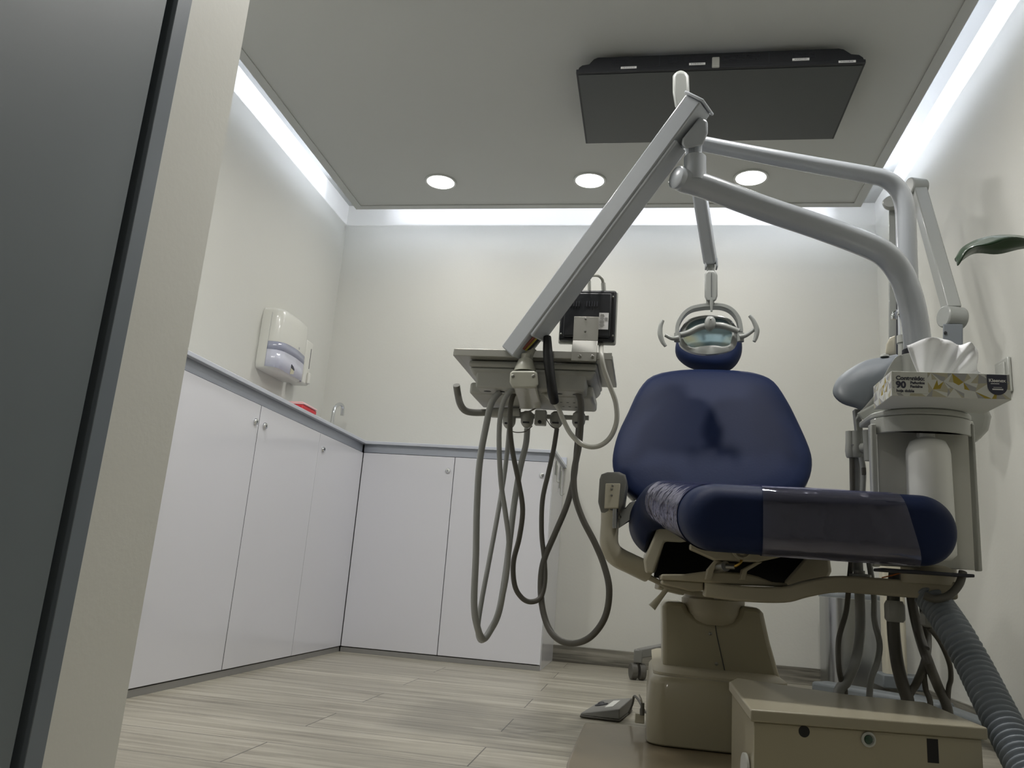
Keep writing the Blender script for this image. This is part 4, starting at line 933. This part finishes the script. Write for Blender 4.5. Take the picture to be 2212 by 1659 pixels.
# dark badge at the right end
bx, bz = at(2154, 832, ty0).x, at(2154, 830, ty0).z
pts = [(bx-.0165, tzt-.0015), (bx+.0165, tzt-.0015)]+[(bx+.0165*math.cos(a), bz-.004+.0165*math.sin(a)) for a in [-math.pi*i/12 for i in range(13)]]
bg = part('badge', G().prism([(x, ty0-.0012, z) for x, z in pts], (0, .0007, 0)), 'ink', tb, label='dark rounded badge')
text('badge_lettering', 'Kleenex', .0085, (bx-.0145, ty0-.0018, bz+.0035), (1, 0, 0), (0, 0, 1), 'paper', bg, font_bold=.0002)
part('badge_line', G().obox((bx-.004, ty0-.0015, bz+.0005), .007, .0004, .0006).obox((bx, ty0-.0015, bz-.010), .009, .0004, .0012).obox((bx, ty0-.0015, bz-.0065), .007, .0004, .0003), 'paper', bg)
# tissue pulled out
ct = Vector(((at(2000, 806, 1.57).x+at(2065, 806, 1.57).x)/2, 1.575, tzt))
tl_ = [(1968, 738), (1995, 731), (2030, 727), (2060, 731), (2088, 736), (2100, 738), (2112, 750), (2122, 778), (2128, 800)]
T_ = [Vector(p) for p in catmull([tuple(at(x, y, 1.56)) for x, y in tl_], 5)]
n_ = len(T_)
g = G(); rows = []
base0, base1 = at(1990, 812, 1.57), at(2068, 812, 1.57)
for j in range(9):
    v = j/8; row = []
    for i in range(n_):
        u = i/(n_-1); bpt = base0.lerp(base1, u); bpt.z = tzt-.004
        p = bpt.lerp(T_[i], v**.85); p.y = 1.575+.012*math.sin(u*13+v*2)*v+.009*math.sin(u*29+1-v)*v*(1-.4*v)
        row.append(p)
    rows.append(row)
fs = []; vs = [p for r in rows for p in r]
for j in range(8):
    for i in range(n_-1): fs.append((j*n_+i, j*n_+i+1, (j+1)*n_+i+1, (j+1)*n_+i))
g._add(vs, fs); ts_ = part('tissue', g, 'tissue', tb, ang=80, label='white tissue pulled halfway out')
sd = ts_.modifiers.new('thick', 'SOLIDIFY'); sd.thickness = .0006

# ------------------------------------------------------------------ HOSES UNDER THE TOWER, JUNCTION BOX
jb = thing('junction_box', (.33, 1.5, 0), 'low beige metal junction box on the floor where all hoses end', 'junction box')
zj = .22
cor = [atz(1622, 1532, zj), atz(2134, 1572, zj), atz(2000, 1517, zj), atz(1830, 1500, zj), atz(1592, 1464, zj), atz(1575, 1472, zj)]
lid = [(p.x, p.y) for p in cor]
g = G().prism([(x, y, zj-.018) for x, y in lid], (0, 0, .018))
part('lid', g, 'lid_beige', jb, bevel=.003, seg=3)
ccx = sum(x for x, y in lid)/len(lid); ccy = sum(y for x, y in lid)/len(lid)
g = G().prism([(ccx+(x-ccx)*.965, ccy+(y-ccy)*.965, .004) for x, y in lid], (0, 0, zj-.0225))
part('box_body', g, 'beige_dark', jb, bevel=.002)
yj = ccy+(cor[0].y-ccy)*.965
def onfront(px, py):  # point on the front face of the body
    a = Vector((ccx+(lid[0][0]-ccx)*.965, ccy+(lid[0][1]-ccy)*.965, 0)); b = Vector((ccx+(lid[1][0]-ccx)*.965, ccy+(lid[1][1]-ccy)*.965, 0))
    n = Vector((-(b-a).y, (b-a).x, 0)).normalized(); d = _ray(px, py); t = (a-EYE).dot(n)/d.dot(n); return EYE+d*t, -n if n.y > 0 else n
p, n_ = onfront(1737, 1580); part('hole', G().lathe(p-n_*.004, [(.0085, 0), (.0085, .0045), (.0001, .0046)], 24, ax=n_), 'hole_black', jb, label='round dark hole')
p, n_ = onfront(1875, 1597)
vr = part('valve_ring', G().lathe(p, [(.011, 0), (.011, .003), (.008, .004), (.0075, .002)], 28, ax=n_), 'white_plastic', jb)
part('valve_lens', G().lathe(p, [(.0075, .001), (.006, .003), (.001, .004)], 24, ax=n_), 'green_lens', vr, label='dark green button')
p, n_ = onfront(2015, 1622); s_ = n_.cross(Vector((0, 0, 1)))
part('slot', G().obox(p-n_*.002, .0085, .017, .0025, s_, (0, 0, 1), n_), 'hole_black', jb, label='tall dark slot')
c = atz(1588, 1600, .12)
part('side_disc', G().lathe((lid[0][0]+.0015+.0, 1.40, .12), [(.026, 0), (.026, .004), (.004, .0045)], 28, ax=(-1, -.1, 0)), 'white_plastic', jb, label='pale round disc on the left side')
# corrugated suction hose
axis = catmull([tuple(p) for p in ats([(1998, 1268, 1.74), (2010, 1288, 1.735), (2030, 1315, 1.70), (2066, 1370, 1.63), (2105, 1440, 1.58), (2150, 1530, 1.50), (2200, 1625, 1.42), (2250, 1720, 1.34), (2300, 1800, 1.26)])], 26)
L_ = 0; pts = [Vector(p) for p in axis]; R2 = []
for i, p in enumerate(pts):
    if i: L_ += (p-pts[i-1]).length
    R2.append(L_)
fine = []; rad = []
step = .0016; k = 0; dist = 0
while dist < L_:
    while k < len(R2)-2 and R2[k+1] < dist: k += 1
    t = (dist-R2[k])/(R2[k+1]-R2[k]); fine.append(pts[k].lerp(pts[k+1], t)); rad.append(.0272+.0034*math.sin(dist*2*math.pi/.0135)); dist += step
part('corrugated_hose', G().tube(fine, rad, 24, sm=0), 'corrugated', label='thick grey corrugated hose sweeping down to the lower right corner', cat='hose', ang=80)
uh = thing('supply_hoses', tuple(at(1970, 1300, 1.68)), 'bundle of dark supply tubes dropping from the tower into the floor box', 'hoses')
sup = [('hose_dark', .0125, [(1934, 1232, 1.80), (1930, 1290, 1.80), (1930, 1360, 1.80), (1938, 1430, 1.79), (1950, 1480, 1.62), (1962, 1525, 1.56)], 'thick dark supply tube'),
       ('hose_dark', .0098, [(1990, 1228, 1.80), (1968, 1245, 1.80), (1970, 1300, 1.79), (1985, 1370, 1.78), (2005, 1430, 1.62), (2025, 1480, 1.56), (2048, 1540, 1.50)], 'dark supply tube crossing in front'),
       ('hose_dark', .0078, [(1990, 1270, 1.80), (1996, 1330, 1.80), (2004, 1380, 1.80), (1998, 1430, 1.66), (1980, 1475, 1.62), (1960, 1518, 1.58)], 'dark supply tube curving left'),
       ('hose_dark', .0055, [(2002, 1400, 1.70), (1996, 1450, 1.68), (2000, 1490, 1.62), (2010, 1525, 1.56)], 'thin dark supply tube'),
       ('hose_dark', .0050, [(2006, 1355, 1.74), (2030, 1385, 1.74), (2050, 1430, 1.74), (2054, 1465, 1.74), (2048, 1500, 1.72)], 'thin tube bulging right'),
       ('hose_dark', .0075, [(2080, 1235, 1.66), (2072, 1262, 1.655), (2050, 1286, 1.655), (2020, 1294, 1.655), (1996, 1286, 1.66)], 'dark tube looping round the tower foot')]
for m_, r_, P, lb_ in sup: part('tube', G().tube(behind(P) if P[-1][1] > 1480 else ats(P), r_, 14), m_, uh, label=lb_)
c = at(1931, 1320, 1.80)
part('coupling', G().lathe((c.x, c.y-.006, at(1931, 1341, 1.80).z), [(.016, -.002), (.0205, .004), (.0205, .032), (.0165, .040)], 8), 'tray_grey', uh, label='pale hexagonal coupling')
c = at(2008, 1340, 1.74)
part('coupling', G().lathe((c.x, c.y, at(2008, 1355, 1.74).z), [(.010, 0), (.0175, .004), (.0175, .026), (.010, .034)], 8), 'tray_grey', uh, label='pale hexagonal coupling')
part('orange_wire', G().tube(ats([(1905, 1248, 1.74), (1930, 1242, 1.73), (1965, 1232, 1.72)]), .0013, 6), 'orange_tube', uh, label='thin orange wire')

# ------------------------------------------------------------------ X-RAY STAND
xs = thing('xray_stand', (.93, 3.2, 0), 'mobile x-ray stand with jointed white arm beside the right wall', 'x-ray unit')
YP = 3.3
pb, pt = at(1936, 1500, YP), at(1930, 460, YP)
px_ = at(1937, 1400, YP).x
part('pole', G().box(px_-.038, px_+.038, YP, YP+.07, .10, 1.15), 'beige_plastic', xs, bevel=.012, seg=3)
part('pole_socket', G().box(px_-.06, px_+.095, YP-.03, YP+.10, .085, .135), 'stand_grey', xs, bevel=.006)
a = at(1860, 1498, 3.15); b = at(2052, 1535, 2.95)
g = G().beam((.66, 3.34, .062), (1.0, 3.0, .062), .10, .045)
part('base_leg', g, 'stand_grey', xs, bevel=.012, seg=3)
g = G().beam((.98, 3.3, .055), (1.03, 2.3, .055), .06, .04)
part('base_leg', g, 'stand_grey', xs, bevel=.010, seg=3)
for x, y in ((.70, 3.30), (1.0, 2.98), (1.03, 2.36), (.98, 3.5)):
    cs = part('caster', G().cyl((x-.018, y, .022), (x-.006, y, .022), .022).cyl((x+.006, y, .022), (x+.018, y, .022), .022).cyl((x, y, .022), (x, y, .045), .006), 'black_plastic', xs, label='black caster')
part('arm_post', G().loft([[at(x, y, d) for x, y in [(1920, 440), (1950, 440), (1950, 980), (1919, 980)]] for d in (2.95, 3.0)]), 'arm_grey', xs, bevel=.004)
part('post_groove', G().loft([[at(x, y, d) for x, y in [(1937, 480), (1940, 480), (1939, 980), (1935, 980)]] for d in (2.946, 2.955)]), 'gap_dark', xs)
e1 = at(1930, 440, 2.93)
part('post_cap', G().lathe(e1, [(.036, 0), (.036, .02), (.030, .026)], 32, ax=(-.5, -1, 0), sx=.75, sy=1), 'arm_grey', xs)
e2 = at(1978, 405, 2.85); ax_ = Vector((.9, .25, 0)).normalized()
part('elbow', G().cyl(e2-ax_*.028, e2+ax_*.032, .034, n=32), 'arm_grey', xs, bevel=.004)
g = G().beam(at(1985, 415, 2.84), at(2057, 672, 2.62), .044, .05)
part('upper_arm', g, 'arm_grey', xs, bevel=.004)
e3 = at(2057, 686, 2.6)
g = G().cyl(e3-ax_*.032, e3+ax_*.034, .0355, n=32)
part('lower_elbow', g, 'arm_grey', xs, bevel=.005)
g = G().loft([[at(x, y, d) for x, y in [(2037, 700), (2080, 700), (2080, 760), (2036, 760)]] for d in (2.57, 2.63)])
hd_ = part('wrist', g, 'mount_grey', xs, bevel=.003, label='dark grey wrist joint')
part('wrist_screw', G().lathe(at(2042, 719, 2.568), [(.005, 0), (.005, .002), (.002, .003)], 14, ax=(0, -1, 0)), 'black_plastic', hd_)
g = G().loft([[at(x, y, d) for x, y in [(2030, 760), (2086, 760), (2092, 850), (2026, 850)]] for d in (2.54, 2.66)])
part('tube_head', g, 'arm_grey', xs, bevel=.01)
part('arm_link', G().beam(e1, e2, .04, .04), 'arm_grey', xs, bevel=.004)

# ------------------------------------------------------------------ WASTE BIN, STOOL, FOOT CONTROL, SWITCH, PLANT
bn = thing('waste_bin', (.87, 3.75, 0), 'tall brushed steel pedal bin against the back wall', 'bin')
bx0_, bx1_ = at(1790, 1390, 3.64).x, at(1916, 1390, 3.64).x; zt_ = at(1850, 1284, 3.64).z
cc_ = ((bx0_+bx1_)/2, 3.64+(bx1_-bx0_)/2); rr_ = (bx1_-bx0_)/2
g = G().loft([[(x, y, z) for x, y in rrect(cc_[0], cc_[1], rr_, rr_, rr_*.55, 8)] for z in (.03, zt_-.02)])
part('body', g, 'steel', bn, ang=60)
g = G().loft([[(x, y, z) for x, y in rrect(cc_[0], cc_[1], rr_*k, rr_*k, rr_*.55*k, 8)] for z, k in ((.002, .95), (.03, 1.03), (.031, 1.0))])
part('base_ring', g, 'black_plastic', bn, ang=60, label='black base ring')
g = G().loft([[(x, y, z) for x, y in rrect(cc_[0], cc_[1], rr_*k, rr_*k, rr_*.55*k, 8)] for z, k in ((zt_-.019, 1.03), (zt_-.008, 1.03), (zt_-.0, .98), (zt_+.008, .6))])
part('lid', g, 'stand_grey', bn, ang=60)
part('pedal', G().box(cc_[0]-.05, cc_[0]-.01, 3.59, 3.66, .012, .022), 'chrome', bn, bevel=.004)

st = thing('stool', (.13, 3.62, 0), 'grey stool base arm with twin wheel caster behind the chair', 'stool')
a = at(1360, 1402, 3.55); 
hub = Vector((.28, 3.66, .125)); tip = atz(1375, 1428, .085); tip = at(1376, 1412, 3.55)
for k in range(5):
    d = Vector((math.cos(R(-165+72*k)), math.sin(R(-165+72*k)), 0))
    L0 = .27
    e = Vector((.25, 3.66, .105))+d*L0*(.98 if k == 0 else .95)
    if k == 0: e = Vector((tip.x+.005, tip.y, .105))
    lg = part('star_leg', G().beam((.25, 3.66, .165), e, .05, .055, w2=.04, h2=.036).beam((e.x, e.y, e.z+.016), (e.x, e.y, .068), .036, .036, up=(0, 1, 0)), 'rubber_grey', st, bevel=.005, seg=3)
    part('caster', G().cyl((e.x-.030, e.y-.008, .0335), (e.x-.005, e.y, .0335), .033).cyl((e.x+.005, e.y, .0335), (e.x+.028, e.y+.008, .0335), .033).cyl((e.x, e.y, .033), (e.x, e.y, .07), .008), 'hose_dark', lg, bevel=.003)
part('hub', G().lathe((.25, 3.66, .08), [(.04, .05), (.04, .11), (.02, .13), (.018, .2)], 24), 'rubber_grey', st)
part('seat', G().lathe((.25, 3.66, .28), [(.10, 0), (.12, .01), (.125, .03), (.11, .045)], 32), 'navy_vinyl', st)

fc = thing('foot_control', (-.11, 2.5, 0), 'grey foot control pad with dark rocker on the floor', 'foot control')
q = [atz(x, y, 0) for x, y in ((1252, 1551), (1338, 1561), (1366, 1538), (1300, 1522))]
z1_ = .004
base = [Vector((p.x, p.y, 0)) for p in q]
g = G().loft([[p+Vector((0, 0, .002)) for p in base], [p+Vector((0, 0, .008)) for p in base]])
part('base_plate', g, 'hose_dark', fc, bevel=.002)
tz = [.014, .014, .032, .032]; tz = [.012, .030, .034, .014]
cc2 = sum(base, Vector())/4
g = G().loft([[p+Vector((0, 0, .0085)) for p in base], [cc2+(p-cc2)*.96+Vector((0, 0, h)) for p, h in zip(base, (.014, .036, .042, .016))]])
part('pad', g, 'rubber_grey', fc, bevel=.006, seg=3)
def onpad(u, v, dz=.0):
    T = [cc2+(p-cc2)*.96+Vector((0, 0, h)) for p, h in zip(base, (.014, .036, .042, .016))]
    return T[0].lerp(T[1], u).lerp(T[3].lerp(T[2], u), v)+Vector((0, 0, dz))
g = G().lathe(onpad(.28, .5, .0), [(.020, 0), (.021, .003), (.012, .005), (.008, .009), (.004, .010)], 24, ax=(-.25, 0, 1))
part('rocker', g, 'black_plastic', fc, label='round dark rocker')
g = G().prism([onpad(.5, .25, .0005), onpad(.72, .25, .0005), onpad(.72, .78, .0005), onpad(.5, .78, .0005)], (0, 0, .0012))
part('decal', g, 'print_light', fc, bevel=.0004, label='pale printed panel')
part('cord', G().tube(ats([(1358, 1540, 2.46), (1366, 1520, 2.44), (1370, 1504, 2.42), (1378, 1510, 2.38), (1386, 1524, 2.34), (1392, 1536, 2.30), (1400, 1540, 2.26)]), .0035, 10), 'hose_dark', fc)
tg = thing('floor_valve', tuple(at(1387, 1540, 2.2)), 'small toggle valve beside the beige lift housing, near the foot control', 'valve')
part('valve_body', G().lathe(at(1387, 1545, 2.2), [(.006, 0), (.0065, .014), (.005, .018), (.005, .03)], 14), 'hose_dark', tg)
part('toggle', G().tube(ats([(1387, 1520, 2.2), (1384, 1510, 2.2), (1380, 1500, 2.2)]), [.002, .003, .0015], 10), 'chrome', tg)
part('mount_block', G().obox(at(1382, 1544, 2.22)+Vector((0, 0, -.008)), .012, .008, .012), 'beige_plastic', tg, bevel=.002)

sw = thing('wall_socket', (XR, 2.63, 1.06), 'white socket plate on the right wall', 'socket')
a, b = atx(2154, 776, XR).y, atx(2187, 776, XR).y
part('plate', G().box(XR-.011, XR-.001, 2.598, 2.695, 1.055, 1.168), 'white_plastic', sw, bevel=.003)
part('insert', G().box(XR-.017, XR-.0105, 2.615, 2.675, 1.065, 1.155), 'white_plastic', sw, bevel=.002)

pl = thing('potted_plant', (.86, 1.42, 0), 'dark green broad leaf reaching in from the right edge', 'plant')
mid = catmull([tuple(p) for p in ats([(2064, 556, 1.36), (2078, 535, 1.36), (2108, 518, 1.36), (2150, 508, 1.36), (2200, 508, 1.36), (2260, 520, 1.37), (2320, 550, 1.38)])], 6)
mid = [Vector(p) for p in mid]; nL = len(mid); g = G(); vs = []; fs = []
for i, p in enumerate(mid):
    t = i/(nL-1); w_ = .038*math.sin(math.pi*min(1, t*1.02+.02))**.7+.002
    for j in range(7):
        s_ = (j-3)/3
        vs.append(p+Vector((.15*w_*s_, w_*s_, -.014*abs(s_)*w_/.038+.004*math.sin(t*16+s_*2)*abs(s_)-.012*(s_ < 0)*abs(s_))))
for i in range(nL-1):
    for j in range(6): fs.append((i*7+j, i*7+j+1, (i+1)*7+j+1, (i+1)*7+j))
g._add(vs, fs); lf = part('leaf', g, 'leaf_green', pl, ang=80); sd = lf.modifiers.new('thick', 'SOLIDIFY'); sd.thickness = .0012
e = mid[-1]
part('stem', G().tube([e-Vector((.01, 0, .0)), e+Vector((.03, .02, -.1)), Vector((.86, 1.42, .5)), Vector((.86, 1.42, .2))], [.003, .004, .006, .007], 10), 'leaf_green', pl)
part('pot', G().lathe((.86, 1.42, 0), [(.07, 0), (.09, .22), (.095, .225), (.088, .22), (.08, .19), (.0, .19)], 32), 'pot_white', pl)

# ------------------------------------------------------------------ added unseen hallway light, world, camera
lightobj('hall_fill_lamp', (-.6, -1.0, 2.28), (0, 0, 0), 'DISK', .25, None, 6.0, (1, .96, .9))  # fill lamp added behind the camera to lift the brightness
w = bpy.data.worlds.new('World'); C.world = w; w.use_nodes = True
w.node_tree.nodes['Background'].inputs[0].default_value = (.05, .05, .055, 1)
cam = bpy.data.cameras.new('Camera'); co = bpy.data.objects.new('Camera', cam); C.collection.objects.link(co); C.camera = co
cam.sensor_width = 36; cam.lens = 36*FPX/2212; cam.clip_start = .01
Mx = Matrix((( _r.x, _u.x, -_f.x, 0), (_r.y, _u.y, -_f.y, 0), (_r.z, _u.z, -_f.z, CH), (0, 0, 0, 1)))
co.matrix_world = Mx
C.view_settings.view_transform = 'Standard'; C.view_settings.look = 'None'; C.view_settings.gamma = 1; C.view_settings.exposure = 0
C.view_settings.use_curve_mapping = False
